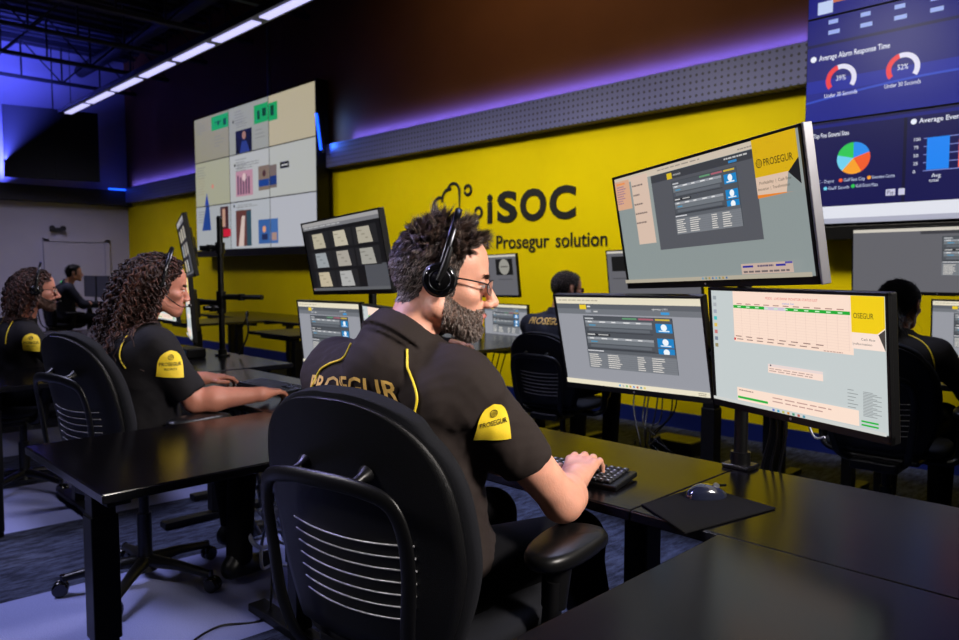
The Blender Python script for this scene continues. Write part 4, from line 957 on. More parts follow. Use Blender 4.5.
def pic_right(c, col, row):
    BG = ((6, 8, 96), (4, 6, 74), (6, 8, 60))
    X0 = -2.11+col*1.21; Z1 = 1.59+(3-row)*.681; Ux = lambda x: (x-X0)/1.21; Vz = lambda z: (Z1-z)/.681; W = (232, 236, 250)
    if row == 1:
        c.rect(0, 0, 1, 1, (8, 14, 112)); c.rect(0, .60, 1, 1, (12, 30, 150)); c.rect(0, .72, 1, 1, (8, 22, 132)); c.rect(0, .24, 1, .27, (4, 6, 70))
        if col == 0:
            for k in range(12): c.poly([(k/12, .80-.10*sin(k/12*2.2)), ((k+1)/12, .80-.10*sin((k+1)/12*2.2)), ((k+1)/12, .82-.10*sin((k+1)/12*2.2)), (k/12, .82-.10*sin(k/12*2.2))], (40, 70, 190))
            for k in range(6): c.rect(.11+k*.165, .03, .16+k*.165, .07, (150, 170, 230)); c.rect(.11+k*.165, .13, .17+k*.165, .17, (150, 170, 230))
            c.circ(.035, .385, .016, W); c.text(.065, .41, .055, 'Average Alarm Response Time', W, .36, .01)
            for u in (.185, .49):
                c.arc(u, .62, .055, .08, radians(215), radians(105), (232, 56, 64)); c.arc(u, .62, .055, .08, radians(105), radians(-35), (222, 220, 240)); c.text(u, .63, .05, '39%' if u < .3 else '52%', W, .05, 0, True)
                c.text(u, .78, .04, 'Under 30 Seconds', W, .17, 0, True)
    elif row == 0: c.rect(0, 0, 1, 1, (8, 12, 100)); c.rect(0, .70, 1, 1, (8, 16, 120)); c.rect(.10, .45, .98, .86, (24, 50, 150)); c.rect(.10, .86, .98, .89, (200, 110, 70)); c.rect(.05, .86, .13, .98, (190, 205, 240))
    else:
        c.rect(0, 0, 1, 1, (6, 6, 76)); c.rect(0, .02, 1, .05, (10, 20, 120)); c.rect(0, .83, 1, .95, (224, 226, 236)); c.rect(0, .95, 1, 1, (170, 172, 190))
        if col == 0:
            c.rect(.505, .05, .52, .83, (3, 3, 44)); c.circ(.025, .125, .014, W); c.text(.045, .145, .045, 'Top Five General Sites', W, .19, .01)
            cx, cv, r = .262, .375, .085
            for a0, a1, colr in ((-72+90, 90, (36, 140, 236)), (-60, 18, (240, 90, 40)), (-132, -60, (246, 160, 40)), (-195, -132, (110, 206, 236)), (-270, -195, (44, 196, 84))): c.circ(cx, cv, r, colr, 12, radians(a0), radians(a1))
            for k, (u, v, t, colr) in enumerate(((.04, .58, 'HFC - Depot', (36, 140, 236)), (.20, .58, 'Gulf East City', (240, 90, 40)), (.345, .575, 'Riverview Centre', (246, 160, 40)), (.12, .65, 'Gulf South', (110, 206, 236)), (.265, .645, 'Gulf Grand Plaza', (44, 196, 84)))):
                c.circ(u, v, .010, colr); c.text(u+.015, v+.015, .032, t, (200, 210, 240), .11)
            c.rect(.43, .70, .475, .76, (200, 200, 225)); c.text(.437, .75, .04, 'Pie', (10, 10, 60), .03); c.rect(.49, .70, .52, .76, (200, 200, 225))
            c.circ(.55, .10, .014, W); c.text(.575, .12, .045, 'Average Event Processing', W, .34, .01)
            for k in range(5): c.rect(.60, .26+k*.073, 1, .268+k*.073, (120, 130, 200)); c.text(.555, .28+k*.073, .03, '%d' % (100-25*k), W)
            c.rect(.615, .26, .715, .55, (20, 130, 240)); c.rect(.755, .30, .86, .55, (230, 90, 70)); c.text(.64, .62, .035, 'Avg', W); c.text(.63, .66, .03, 'total', W)
        c.lines(.02, .87, .1, 2, .03, .02, (180, 182, 200))
o = video_wall(-2.11, 1.59, 2, 3, 1.21, .681, 5.15, pic_right, lambda c, r: '%s row, %s column display of the dark blue video wall at the right' % (names_r[r], ('left', 'right')[c]), 'displays of the right video wall')
tag(o, 'black frame carrying the dark blue dashboard video wall', 'frame')

# ------------------------------------------------------------------ desks
def desk(x0, x1, y0, y1, legs, label, z=.74, group=None, feet='x'):
    e = empty('desk', ((x0+x1)/2, (y0+y1)/2, 0), 0, label, 'desk', group); cx, cy = (x0+x1)/2, (y0+y1)/2
    t = MB().box((0, 0, z-.0135), (x1-x0, y1-y0, .027), .003); t.build('desktop', M_deck, e)
    m = MB()
    for (s, a, b) in ((((x1-x0)+.002, .0015, .022), 0, -(y1-y0)/2), (((x1-x0)+.002, .0015, .022), 0, (y1-y0)/2)): m.box((a, b, z-.0135), (s[0]-.004, .003, .0215), .001)
    for sx in (-1, 1): m.box((sx*(x1-x0)/2, 0, z-.0135), (.003, y1-y0-.004, .0215), .001)
    m.build('edge_band', M_edge, e)
    for lx, ly in legs:
        m = MB(); m.box((lx-cx, ly-cy, (z-.05)/2+.02), (.062, .062, z-.09), .004); m.box((lx-cx, ly-cy, .45), (.072, .072, .35), .004); lg = m.build('leg', M_bmet, e)
        m = MB(); d = (.07, .56, .03) if feet == 'y' else (.56, .07, .03); m.box((cx*0+(lx-cx) if feet == 'y' else (0), (ly-cy) if feet == 'x' else 0, .02), d, .004); m.build('foot', M_bmet, lg)
        m = MB(); d = (.06, y1-y0-.16, .03) if feet == 'y' else (x1-x0-.16, .06, .03); m.box(((lx-cx) if feet == 'y' else 0, 0 if feet == 'y' else (ly-cy), z-.045), d, .003); m.build('crossbar', M_bmet, e)
    return e
# row one
desk(-2.36, -.957, 1.425, 1.965, [(-2.2, 1.7), (-1.10, 1.7)], 'black desk under the front man\'s keyboard', feet='y')
desk(-.955, .66, 1.425, 1.985, [(-.5, 1.75), (.5, 1.7)], 'black desk carrying the mouse and the nearest monitor pole', feet='y')
desk(-.738, -.03, .60, 1.423, [(-.30, .72), (-.30, 1.3)], 'black desk filling the bottom right corner of the view')
desk(-3.86, -2.362, 1.425, 1.985, [(-3.7, 1.7), (-2.5, 1.7)], 'black desk in front of the curly-haired woman', feet='y')
desk(-2.64, -1.93, .60, 1.423, [(-2.16, .665), (-2.25, 1.33)], 'black desk with a bright front edge between the woman and the front man')
desk(-5.6, -3.90, 1.72, 2.29, [(-5.4, 2.0), (-4.05, 2.0)], 'black desk behind the curly-haired woman holding the tall pole', feet='y')
desk(-4.75, -4.06, .70, 1.35, [(-4.12, .80), (-4.4, 1.25)], 'dark blue lit desk at the left edge beside the bearded man')
desk(-7.5, -5.602, 1.72, 2.29, [(-7.3, 2.0), (-5.75, 2.0)], 'black desk beyond the bearded man', feet='y')
# row two
Z2 = .74
desk(-4.35, -3.64, 3.22, 4.06, [(-3.72, 3.32), (-4.0, 3.95)], 'far black desk right of the front man\'s beard')
desk(-2.45, -1.72, 3.22, 4.06, [(-1.77, 3.32), (-1.77, 4.0)], 'far black desk behind the lower front monitors')
desk(-6.25, -5.52, 3.22, 4.06, [(-5.6, 3.32), (-5.9, 3.95)], 'far black desk left of the wide camera monitor')
desk(-8.2, -7.45, 3.22, 4.06, [(-7.55, 3.32), (-7.9, 3.95)], 'far black desk at the left behind the tall pole')
for a, b, l in ((-5.52, -3.64, 'far black desk under the two small far monitors'), (-3.638, -1.72, 'far black desk in front of the man with glasses'), (-1.718, .2, 'far black desk in front of the dark-haired woman'), (-7.45, -5.522, 'far black desk beyond the empty floor, right part'), (-9.3, -7.452, 'far black desk beyond the empty floor, left part')):
    desk(a, b, 4.062, 4.80, [(a+.2, 4.45), (b-.2, 4.45)], l, feet='y')

# ------------------------------------------------------------------ chairs
def shell_pt(u, v, off=0, k=1.0):
    """u -1..1 across, v 0..1 up the back"""
    q = max(0, (v-.45)/.55); hw = (.185+.055*sin(min(v/.45, 1)*pi/2)) if v < .45 else .24*max(0, 1-q**3.0)**(1/2.3)
    x = u*hw*k; z = .53+.518*v + (.012*(k-1)/.05 if v > .9 else 0)
    y = -.262-.045*sin(v*pi*.9)*.0-.075*max(0, v-.35)**1.3*1.5+.03*(1-v)+.9*x*x+off
    y += -.02*sin(v*pi)
    return (x, y, z)
def make_chair():
    c = empty('office_chair')
    sh = MB(); sh.grid(lambda i, j: shell_pt(-1+2*j, .999*sin(i*pi/2)**.9 if i > 0 else 0), 34, 24)
    o = sh.build('back_shell', M_shell, c); md = o.modifiers.new('s', 'SOLIDIFY'); md.thickness = .010; md.offset = 0
    cu = MB(); cu.grid(lambda i, j: shell_pt(-1+2*j, .999*sin(i*pi/2)**.9 if i > 0 else 0, .032, 1.055), 30, 20)
    o = cu.build('back_cushion', M_fab, c); md = o.modifiers.new('s', 'SOLIDIFY'); md.thickness = .040; md.offset = 0; md = o.modifiers.new('b', 'SUBSURF'); md.levels = 1; md.render_levels = 1
    for k in range(7):  # shell slots drawn as thin strips, their lit edges put into the colour
        z = .615+k*.027; v = (z-.53)/.535; m = MB(); P = []
        for i in range(25):
            u = -.64+1.28*i/24; p = shell_pt(u, v); P.append((p[0], p[1]-.0075, p[2]+.018*(u*u)-.006))
        m.ring(P, .0023, 6); m.build('back_slot_edge', M_slot_edge, c)
    fr = MB(); L = [(.10, -.16, .45), (.14, -.25, .50), (.160, -.288, .60), (.172, -.300, .72), (.172, -.314, .81), (.150, -.330, .870), (.09, -.346, .893), (0, -.352, .898)]
    L = L+[(-x, y, z) for x, y, z in L[-2::-1]]; fr.ring(bez(L, 6), .0075, 14, flat=2.2, up=(0, 1, 0)); fr.build('back_frame', M_bpl, c)
    for sx in (-1, 1):
        p = shell_pt(sx*.34, .73); m = MB(); m.ring([(p[0], p[1]-.004, p[2]), (p[0], p[1]-.02, p[2]-.006), (p[0], -.348, .890)], [.018, .010, .012], 12); m.build('back_mount', M_bpl, c)
    def se(a, n=3.2):
        cx, sx = cos(a), sin(a); return (abs(cx)**(2/n)*(1 if cx > 0 else -1), abs(sx)**(2/n)*(1 if sx > 0 else -1))
    m = MB(); prof = [(0, .555), (.18, .555), (.235, .548), (.25, .53), (.245, .505), (.20, .49), (0, .488)]; vs = []
    n = 36
    for r, z in prof:
        for i in range(n):
            e_ = se(2*pi*i/n); vs.append((e_[0]*max(r, .001), .02+e_[1]*max(r, .001)*.98, z-.02*max(0, e_[1]-.5)*(r > .1)))
    m._add(vs, [[a*n+i, (a+1)*n+i, (a+1)*n+(i+1) % n, a*n+(i+1) % n] for a in range(len(prof)-1) for i in range(n)], True); m.build('seat', M_fab, c)
    m = MB(); m.box((0, 0, .475), (.34, .36, .03), .01); m.box((0, -.12, .445), (.20, .22, .05), .01); m.build('seat_pan', M_bpl, c)
    for sx in (-1, 1):
        m = MB(); m.ring(bez([(sx*.15, .0, .46), (sx*.24, 0, .46), (sx*.285, .02, .50), (sx*.295, .03, .64)], 6), [.020]*19, 12, flat=1.6); m.cyl((sx*.295, .03, .58), (sx*.298, .04, .68), .026, .032, 16)
        m.build('arm_post', M_bpl, c)
        m = MB(); vs = []; prof = [(0, .727), (.84, .727), (.95, .723), (1, .714), (.985, .700), (.90, .692), (0, .690)]
        for r, z in prof:
            for i in range(28):
                e_ = se(2*pi*i/28, 2.6); yy = e_[1]*max(r, .001); vs.append((sx*.312+e_[0]*.060*max(r, .001)*(1+.12*yy), .05+yy*.135, z-.006*(yy > .6)))
        m._add(vs, [[a*28+i, (a+1)*28+i, (a+1)*28+(i+1) % 28, a*28+(i+1) % 28] for a in range(len(prof)-1) for i in range(28)], True); m.build('arm_pad', M_bpl, c)
    m = MB(); m.cyl((0, 0, .10), (0, 0, .30), .028, n=20); m.cyl((0, 0, .28), (0, 0, .45), .020, n=20); m.cyl((0, 0, .06), (0, 0, .12), .045, .035, 20); m.build('gas_column', M_bpl, c)
    for k in range(5):
        a = 2*pi*k/5+.35; d = Vector((cos(a), sin(a), 0)); m = MB(); m.ring([d*.03+Vector((0, 0, .10)), d*.16+Vector((0, 0, .092)), d*.30+Vector((0, 0, .070))], [.026, .020, .015], 10, flat=1.15); bl = m.build('base_leg', M_bpl, c)
        w_ = MB(); t = Vector((-d.y, d.x, 0)); p = d*.31+Vector((0, 0, .03))
        for s_ in (-1, 1): w_.ring([p+t*s_*.006, p+t*s_*.008, p+t*s_*.020, p+t*s_*.023], [.024, .030, .030, .024], 20)
        w_.cyl(d*.30+Vector((0, 0, .04)), d*.30+Vector((0, 0, .085)), .011, n=10); w_.build('caster', M_gl, bl)
    return c
ch0 = make_chair()
def place(ch, x, y, rz, label, sc=(1, 1, 1)):
    ch.location = (x, y, 0); ch.rotation_euler = (0, 0, rz); ch.scale = sc; tag(ch, label, 'chair', 'black office chairs with ribbed backs'); return ch
place(ch0, -1.278, 1.092, .22, 'black office chair in the foreground under the front man', (1.04, 1, 1))
for x, y, rz, l, sc in ((-3.10, 1.12, .20, 'black office chair under the curly-haired woman', (1, 1, 1)), (-5.0, 1.13, .05, 'black office chair under the bearded man at the left edge', (1, 1, .93)),
        (-3.02, 3.72, .12, 'black office chair under the man with glasses in the second row', (1, 1, .86)), (-1.12, 3.78, .05, 'black office chair under the dark-haired woman at the right edge', (1, 1, .93)),
        (-4.62, 3.58, -.3, 'black office chair hidden behind the front man', (1, 1, .93)), (-12.0, 3.3, 0, 'black office chair of the farthest person', (1, 1, .95))):
    place(copy_tree(ch0), x, y, rz, l, sc)

# ------------------------------------------------------------------ things on and under the desks
def keyboard(x, y, z, rz, label):
    e = empty('keyboard', (x, y, z), rz, label, 'keyboard'); m = MB(); m.box((0, 0, .008), (.44, .14, .014), .004, rot=(.05, 0, 0)); m.build('key_tray', M_bpl, e)
    lay = []
    for r in range(6):
        n = 15; 
        for k in range(n): 
            if r == 0 and 4 <= k <= 8: continue
            lay.append((-.208+k*.0192, -.053+r*.0205+(.004 if r == 5 else 0), .0165))
    lay.append((-.208+6*.0192, -.053, .090))
    for r in range(6):
        for k in range(6):
            if k < 3 and r in (2,): continue
            lay.append((.092+k*.0192+(.004 if k > 2 else 0), -.053+r*.0205+(.004 if r == 5 else 0), .0165))
    base = {}
    for (a, b, w_) in lay:
        if w_ not in base:
            m = MB(); m.box((0, 0, .004), (w_, .0165, .008), .0022, seg=1); k0 = m.build('key', M_key, e); me = k0.data; base[w_] = me
            mm = MB(); me.materials.append(M_leg)
            bm = bmesh.new(); bm.from_mesh(me); q = [bm.verts.new(p) for p in ((-.003, -.002, .0083), (.002, -.002, .0083), (.002, .003, .0083), (-.003, .003, .0083))]; f = bm.faces.new(q); f.material_index = 1; bm.to_mesh(me); bm.free()
        else: k0 = bpy.data.objects.new('key', base[w_]); COL.objects.link(k0); k0.parent = e
        k0.location = (a, b, .015+b*.05); k0.rotation_euler = (.05, 0, 0)
    return e
keyboard(-1.292, 1.545, .741, .20, 'black keyboard under the front man\'s hand')
keyboard(-3.10, 1.72, .741, .05, 'black keyboard under the curly-haired woman\'s hands')
m = MB(); m.prism([(-.955, 1.470), (-.785, 1.372), (-.724, 1.668), (-.93, 1.705)], 0, .004, .0012); tag(m.build('mouse_pad', M_pad, None, (0, 0, .7405)), 'black cloth pad under the mouse on the nearest desk', 'mouse pad')
e = empty('computer_mouse', (-.876, 1.628, .7447), -.65, 'glossy black mouse on the mouse pad', 'mouse')
m = MB(); m.grid(lambda u, v: ((.033-.004*sin(v*pi))*(-1+2*u)*sin(min(1, v*1.02)*pi)**.45*1.0, -.052+.104*v, .036*(sin(v*pi)**.55)*(1-abs(-1+2*u)**2.6)**.5*(1-.25*v)), 22, 26); m.build('shell', mat('glossy_graphite', (30, 34, 50), .16, spec=.7, coat=1, nscale=20, namt=.1), e)
m = MB(); m.cyl((-.003, .024, .0255), (.003, .024, .0255), .0075, n=18); m.build('scroll_wheel', M_sil, e)
m = MB(); m.box((0, .035, .0265), (.0015, .03, .006), .0005); m.build('button_seam', M_gl, e)
# cables
def cable(pts, r, label, m_=None, group=None, n=8):
    m = MB(); m.ring(bez(pts, n), r, 6); return tag(m.build('cable', m_ or M_cable), label, 'cable', group)
for k in range(7):
    x = -2.42-.05*k+.02*(k % 2); g = .12*(k % 3)
    cable([(x, 4.06+.02*k, .70), (x+.05, 4.0, .45-g*.3), (x-.10+.05*k, 3.98-.02*k, .22+g*.4), (x+.10, 3.96, .12+.05*(k % 4)), (x-.02+.05*(k % 3), 4.05, .01)], .005, 'loose black cable hanging under the far desk beside the lower front monitors', group='cables hanging under the far desk')
for k in range(3): cable([(-3.95+.06*k, 4.05, .70), (-3.98+.05*k, 4.0, .35), (-3.80+.06*k, 3.95, .08), (-3.6, 3.9, .01)], .005, 'loose black cable hanging right of the front man\'s chin', group='cables under the small far monitors')
for k in range(3): cable([(-.93+.02*k, 2.0, 1.0), (-.90+.02*k, 2.03, .86), (-.93+.025*k, 2.04, .70), (-.92+.02*k, 2.04, .45), (-.9, 2.06, .01)], .0045, 'black cable dropping along the nearest monitor pole', group='cables along the nearest pole')
for k in range(14):
    a = random.random()*6; x, y = -3.08+.28*random.random(), 1.47+.2*random.random(); z = .20+.26*random.random()
    cable([(x, y, .68), (x+.10*cos(a), y+.08*sin(a), z+.12), (x-.12*cos(a*2), y+.1*sin(a), z-.05), (x+.14, y-.08, z-.1), (x+.02, y+.04, z-.16), (x+.16*cos(a), y+.1, .04+.1*random.random())], .0065 if k % 3 else .009, 'grey cable in the tangle under the desk left of the foreground chair', M_scab, 'tangled grey cables')
cable([(-2.62, 1.50, .62), (-2.60, 1.42, .35), (-2.50, 1.36, .10), (-2.46, 1.30, .008), (-2.52, 1.16, .008), (-2.46, 1.02, .008), (-2.34, .93, .008), (-2.24, .80, .008), (-2.18, .62, .008)], .0045, 'single black cable trailing on the pale carpet left of the foreground chair')
cable([(-.735, 1.86, .92), (-.72, 1.86, .885), (-.70, 1.84, .882), (-.68, 1.83, .89)], .003, 'short pale cable under the lower right front monitor', M_scab)
cable([(-4.50, 2.20, .80), (-4.38, 2.25, 1.0), (-4.30, 2.2, 1.02), (-4.28, 2.2, .9), (-4.40, 2.2, .76)], .006, 'black cable looping beside the tall pole')
tag(MB().box((-2.75, 4.12+.56, .05), (.32, .22, .10), .01).build('floor_box', M_box), 'low black box on the floor under the far desks', 'box')
e = empty('power_dock', (-4.66, 2.05, .741), 0, 'small dock with blue lights at the foot of the tall pole', 'dock')
MB().box((0.02, -.06, .03), (.20, .12, .06), .008).build('housing', M_bpl, e)
for k in range(3): MB().sph((-.05+.05*k, -.125, .035), (.010, .008, .016), 8).build('indicator', mat('pale_blue_led', (120, 170, 230), .4, emit=.5), e)
# ------------------------------------------------------------------ the people
man = dict(label='man with beard, glasses and headset seated in the foreground, seen from behind, typing', rot=.25, head=(-1.200, 1.062, 1.270), hyaw=-.71, hpitch=-.13, hs=1.03,
    neck=(-1.232, .978, 1.142), shR=(-1.088, 1.035, 1.048), shL=(-1.445, .955, 1.050), elR=(-1.03, 1.27, .778), elL=(-1.58, 1.20, .80), wrR=(-1.125, 1.425, .772), wrL=(-1.42, 1.44, .775),
    hdR=(-.36, .90, .24), hnR=(0, -.1, 1), hdL=(.25, .95, .05), hnL=(0, -.1, 1), pelvis=(-1.275, 1.075, .62), knR=(-1.17, 1.50, .60), knL=(-1.46, 1.48, .60), anR=(-1.15, 1.62, .10), anL=(-1.50, 1.62, .10),
    res=.0028, sres=.0045, beard=True, hand=1.12, arm=1.05, girth=1.0, nose=.985, sleeve=.62, loose=.016, fold=.0050, curl=(.25, .55, .45), neckr=1.0)
person(man); T = man['T']
bk = lambda o, x, y, z: tuple(A(*o['nb'])+o['T'] @ A(x, y, 0)+A(0, 0, z))
shirt_text(man, 'PROSEGUR', bk(man, -.062, -.14, -.098), T @ A(1, 0, 0), (0, 0, 1), .038, .25, M_gold, 'back_lettering', nrm=T @ A(0, -1, .25))
badge(man, (-1.0, 1.035, .985), (T @ A(.62, .78, 0))+A(0, 0, .25), (-.10, -.1, .97), .92, '')
piping(man, [bk(man, .072, -.070, -.005), bk(man, .095, -.10, -.03), bk(man, .112, -.13, -.07), bk(man, .122, -.15, -.12), bk(man, .126, -.15, -.17)])
piping(man, [bk(man, -.072, -.070, -.005), bk(man, -.12, -.09, -.025), bk(man, -.165, -.10, -.055), bk(man, -.195, -.12, -.10), bk(man, -.20, -.13, -.15)])
# hair: long on top, short at the sides
P, N = pts_in(man, lambda q: man['scalpf'](q) & ~man['isear'](q), 26000); q = hq(man, P)
topf = np.clip((q[:, 2]-.035)/.05, 0, 1)*np.clip((q[:, 1]+.10)/.07, .2, 1); fwd = man['Rh'] @ A(0, 1, 0); up = A(0, 0, 1.); dn = A(0, 0, -1.)
D = N*(.12+.50*topf[:, None])+fwd*.55*topf[:, None]+dn*(1-topf[:, None])*.8-fwd*(1-topf[:, None])*.55+up*topf[:, None]*.45; D /= np.linalg.norm(D, axis=1, keepdims=True)
L = (.007+.031*topf)*(.8+.4*rng.random(len(P))); W = .0006+.0003*rng.random(len(P)); r_ = rng.random(len(P)); gp = np.clip(.05+.30*(1-topf)*(q[:, 2] < .035), 0, 1)
pick = np.where(r_ < gp, 2, np.where(r_ < gp+.28, 1, 0)); tm = topf > .35
hair_obj(man, 'hair', [clumped(P[tm], D[tm], L[tm], W[tm], 330, 6, .35, .03, pick[tm], .38, .75, .42), clumped(P[~tm], D[~tm], L[~tm], W[~tm]*.85, 1500, 4, .2, .0, pick[~tm], .1, .5, .15)],
    [M_hair, M_hair2, M_grey], 'short dark brown hair, curly on top and greying at the sides')
P, N = pts_in(man, man['beardf'], 13000); q = hq(man, P); dl = A(0, 0, -1.); D = N*.38+dl*.8+fwd*.25; D /= np.linalg.norm(D, axis=1, keepdims=True)
L = (.0035+.005*np.clip((-.06-q[:, 2])/.04, 0, 1))*(.7+.6*rng.random(len(P))); r_ = rng.random(len(P)); pick = np.where(r_ < .42, 2, np.where(r_ < .82, 1, 0))
hair_obj(man, 'beard', [clumped(P, D, L, .0005+.00025*rng.random(len(P)), 1500, 4, .3, .03, pick, .15, .4, .25)], [M_hair, M_hair2, M_grey], 'short salt and pepper beard')
def brows(o, n=260, mats=(M_hair, M_hair2), th=1.0):
    for sd in (-1, 1):
        f = lambda q: (sd*q[:, 0] > .012) & (sd*q[:, 0] < .047) & (q[:, 2] > .0145) & (q[:, 2] < .0225) & (q[:, 1] > .05)
        P, N = pts_in(o, f, n//2); D = N*.35+sd*.8*(o['Rh'] @ A(1, 0, 0))+rng.normal(size=P.shape)*.15; D /= np.linalg.norm(D, axis=1, keepdims=True)
        hair_obj(o, 'eyebrow', [strands(P, D, .008*np.ones(n//2), .00055*th*np.ones(n//2), 3, .3, 0, pick=rng.integers(0, 2, n//2))], list(mats))
brows(man, 260)
headset(man, 'black headset with a glossy ear cup on the foreground man\'s head', cup=.0345, hair=.026, tilt=.026)
glasses(man, 'thin dark framed glasses on the foreground man', M_dgr)

wom = dict(label='woman with long curly hair and headset typing at the left desk', rot=.18, head=(-3.085, 1.205, 1.222), hyaw=-.33, hpitch=-.16, fem=.8, nose=.93, skin=M_skin2, hs=1.0,
    neck=(-3.115, 1.125, 1.08), shR=(-2.925, 1.13, .985), shL=(-3.30, 1.06, .985), elR=(-2.88, 1.25, .772), elL=(-3.45, 1.26, .79), wrR=(-2.775, 1.475, .785), wrL=(-3.375, 1.51, .785),
    hdR=(-.25, .95, -.03), hnR=(0, 0, 1), hdL=(.12, 1, -.03), hnL=(0, 0, 1), pelvis=(-3.12, 1.12, .60), knR=(-2.98, 1.50, .59), knL=(-3.25, 1.52, .59), anR=(-2.84, 1.40, .10), anL=(-3.22, 1.56, .10),
    res=.0042, sres=.007, shirt=M_shirt2, arm=1.08, girth=1.08, sleeve=.86, loose=.016, hand=.95, neckr=.95)
person(wom); T = wom['T']
badge(wom, (-2.80, 1.13, .925), (T @ A(.50, .86, 0)), (.08, .0, .97), 1.2)
piping(wom, [bk(wom, .10, -.09, .0), bk(wom, .125, -.13, -.06), bk(wom, .13, -.14, -.12), bk(wom, .145, -.13, -.16)])
brows(wom, 240, (M_blk, M_blk), 1.3)
def curls(o, n, mats, length=.34, seed=1, rad=.010, thick=.0045, bulk=1.0, flow=1.0, face=.045):
    """ringlets: each hugs the head, falls down behind the face and rests on the shirt"""
    r = np.random.default_rng(seed); base = o['Rh']; f = lambda q: o['scalpf'](q) & ~o['isear'](q); P, N = pts_in(o, f, n); q = hq(o, P); m = MB(); fw = base @ A(0, 1, 0)
    for i in range(n):
        p = P[i]+N[i]*.004; d = N[i]*.5-fw*.75+A(0, 0, -.1); a = r.random()*6.28; Ln = length*(.5+.6*r.random())*(1.25 if q[i, 2] > .07 else 1.0); st = 46; C = []; sgn = 1 if r.random() < .5 else -1
        rr = rad*(.7+.6*r.random()); turns = Ln/(.030+.012*r.random()); lift = (.006+.030*bulk*r.random())*(1-.65*min(1, max(0, (q[i, 2]-.03)/.06))); step = Ln/st
        for s in range(st):
            t = s/st; d = d+A(0, 0, -.20)-fw*.035*flow+r.normal(size=3)*.07; d /= np.linalg.norm(d); p = p+d*step
            hl = ((p-o['hc']) @ base)/o['hs']; e = A(hl[0]/.084, (hl[1]+.010)/.104, (hl[2]-.028)/.092); rl = np.linalg.norm(e); want = 1+lift/.09*min(1, t*5)
            if hl[2] > -.09 and rl < want: hl2 = A(hl[0], hl[1]+.010, hl[2]-.028)*(want/rl); p = o['hc']+base @ (hl2+A(0, -.010, .028))*o['hs']; hl = ((p-o['hc']) @ base)/o['hs']
            lim = face if hl[2] > .055 else (face-.035 if hl[2] > -.02 else -.01)      # hair stays behind the face line
            if hl[1] > lim+.02: p = p-fw*min(.012, hl[1]-lim)
            X = np.cross(d, A(.3, .2, .9)); X /= np.linalg.norm(X)+1e-9; Y = np.cross(d, X); ee = min(1, t*5)
            C.append(p+(X*cos(a+sgn*turns*6.28*t)+Y*sin(a+sgn*turns*6.28*t))*rr*ee)
        C = np.array(C); cl = (C-o['hc']) @ base
        if ((cl[:, 1] > .0) & (cl[:, 2] < -.10)).any(): continue
        bad = o['shirtf'](C) < .008
        if bad.any(): C[bad] = snap(o['shirtf'], C[bad], .010, 4)
        m.ring([tuple(x) for x in C-o['base']], [thick*(1-.55*s/st) for s in range(st)], 5, mi=1 if r.random() < .3 else 0)
    return m.build('hair', mats, o['ob'])
h = curls(wom, 900, [M_curl, M_curl2], length=.34, seed=3, bulk=1.7, rad=.0085, flow=1.6); h['label'] = 'long dark brown ringlet curls'
headset(wom, 'black headset with microphone on the curly-haired woman', cup=.030, mic=1, hair=.045, tilt=.03)

lm = dict(label='man with long hair, beard and glasses seated at the left edge', rot=.10, head=(-4.86, 1.19, 1.175), hyaw=-.24, hpitch=-.04, skin=M_skin2,
    neck=(-4.92, 1.13, 1.02), shR=(-4.78, 1.12, .925), shL=(-5.15, 1.08, .925), elR=(-4.70, 1.26, .76), elL=(-5.25, 1.25, .76), wrR=(-4.80, 1.48, .79), wrL=(-5.1, 1.50, .79), hdR=(-.2, .95, 0), hnR=(0, 0, 1),
    pelvis=(-4.98, 1.12, .58), knR=(-4.86, 1.52, .58), knL=(-5.12, 1.52, .58), anR=(-4.85, 1.5, .1), anL=(-5.1, 1.55, .1), res=.006, sres=.009, shirt=M_shirt2, beard=True, sleeve=.9, hs=1.0)
person(lm); badge(lm, (-4.66, 1.10, .885), lm['T'] @ A(.5, .86, 0), (.05, 0, .97), 1.15)
piping(lm, [bk(lm, .09, -.09, .0), bk(lm, .12, -.12, -.06), bk(lm, .12, -.13, -.14)]); piping(lm, [bk(lm, -.02, -.10, .0), bk(lm, -.02, -.13, -.06), bk(lm, -.02, -.13, -.14)])
curls(lm, 420, [M_curl, M_curl2], length=.18, seed=5, rad=.007, thick=.005, bulk=.6, face=.05)['label'] = 'shoulder length wavy brown hair'
P, N = pts_in(lm, lm['beardf'], 2500); D = N*.6+A(0, 0, -.7)+rng.normal(size=P.shape)*.25; D /= np.linalg.norm(D, axis=1, keepdims=True)
hair_obj(lm, 'beard', [strands(P, D, .010*np.ones(len(P)), .0011*np.ones(len(P)), 3, .4, .05, pick=rng.integers(0, 2, len(P)))], [M_curl2, M_hair2])
headset(lm, 'black headset on the bearded man at the left edge', cup=.030, mic=1, hair=.04, tilt=.03); glasses(lm, 'black framed glasses on the bearded man at the left edge', M_bpl)
brows(lm, 120, (M_blk, M_blk), 1.8)

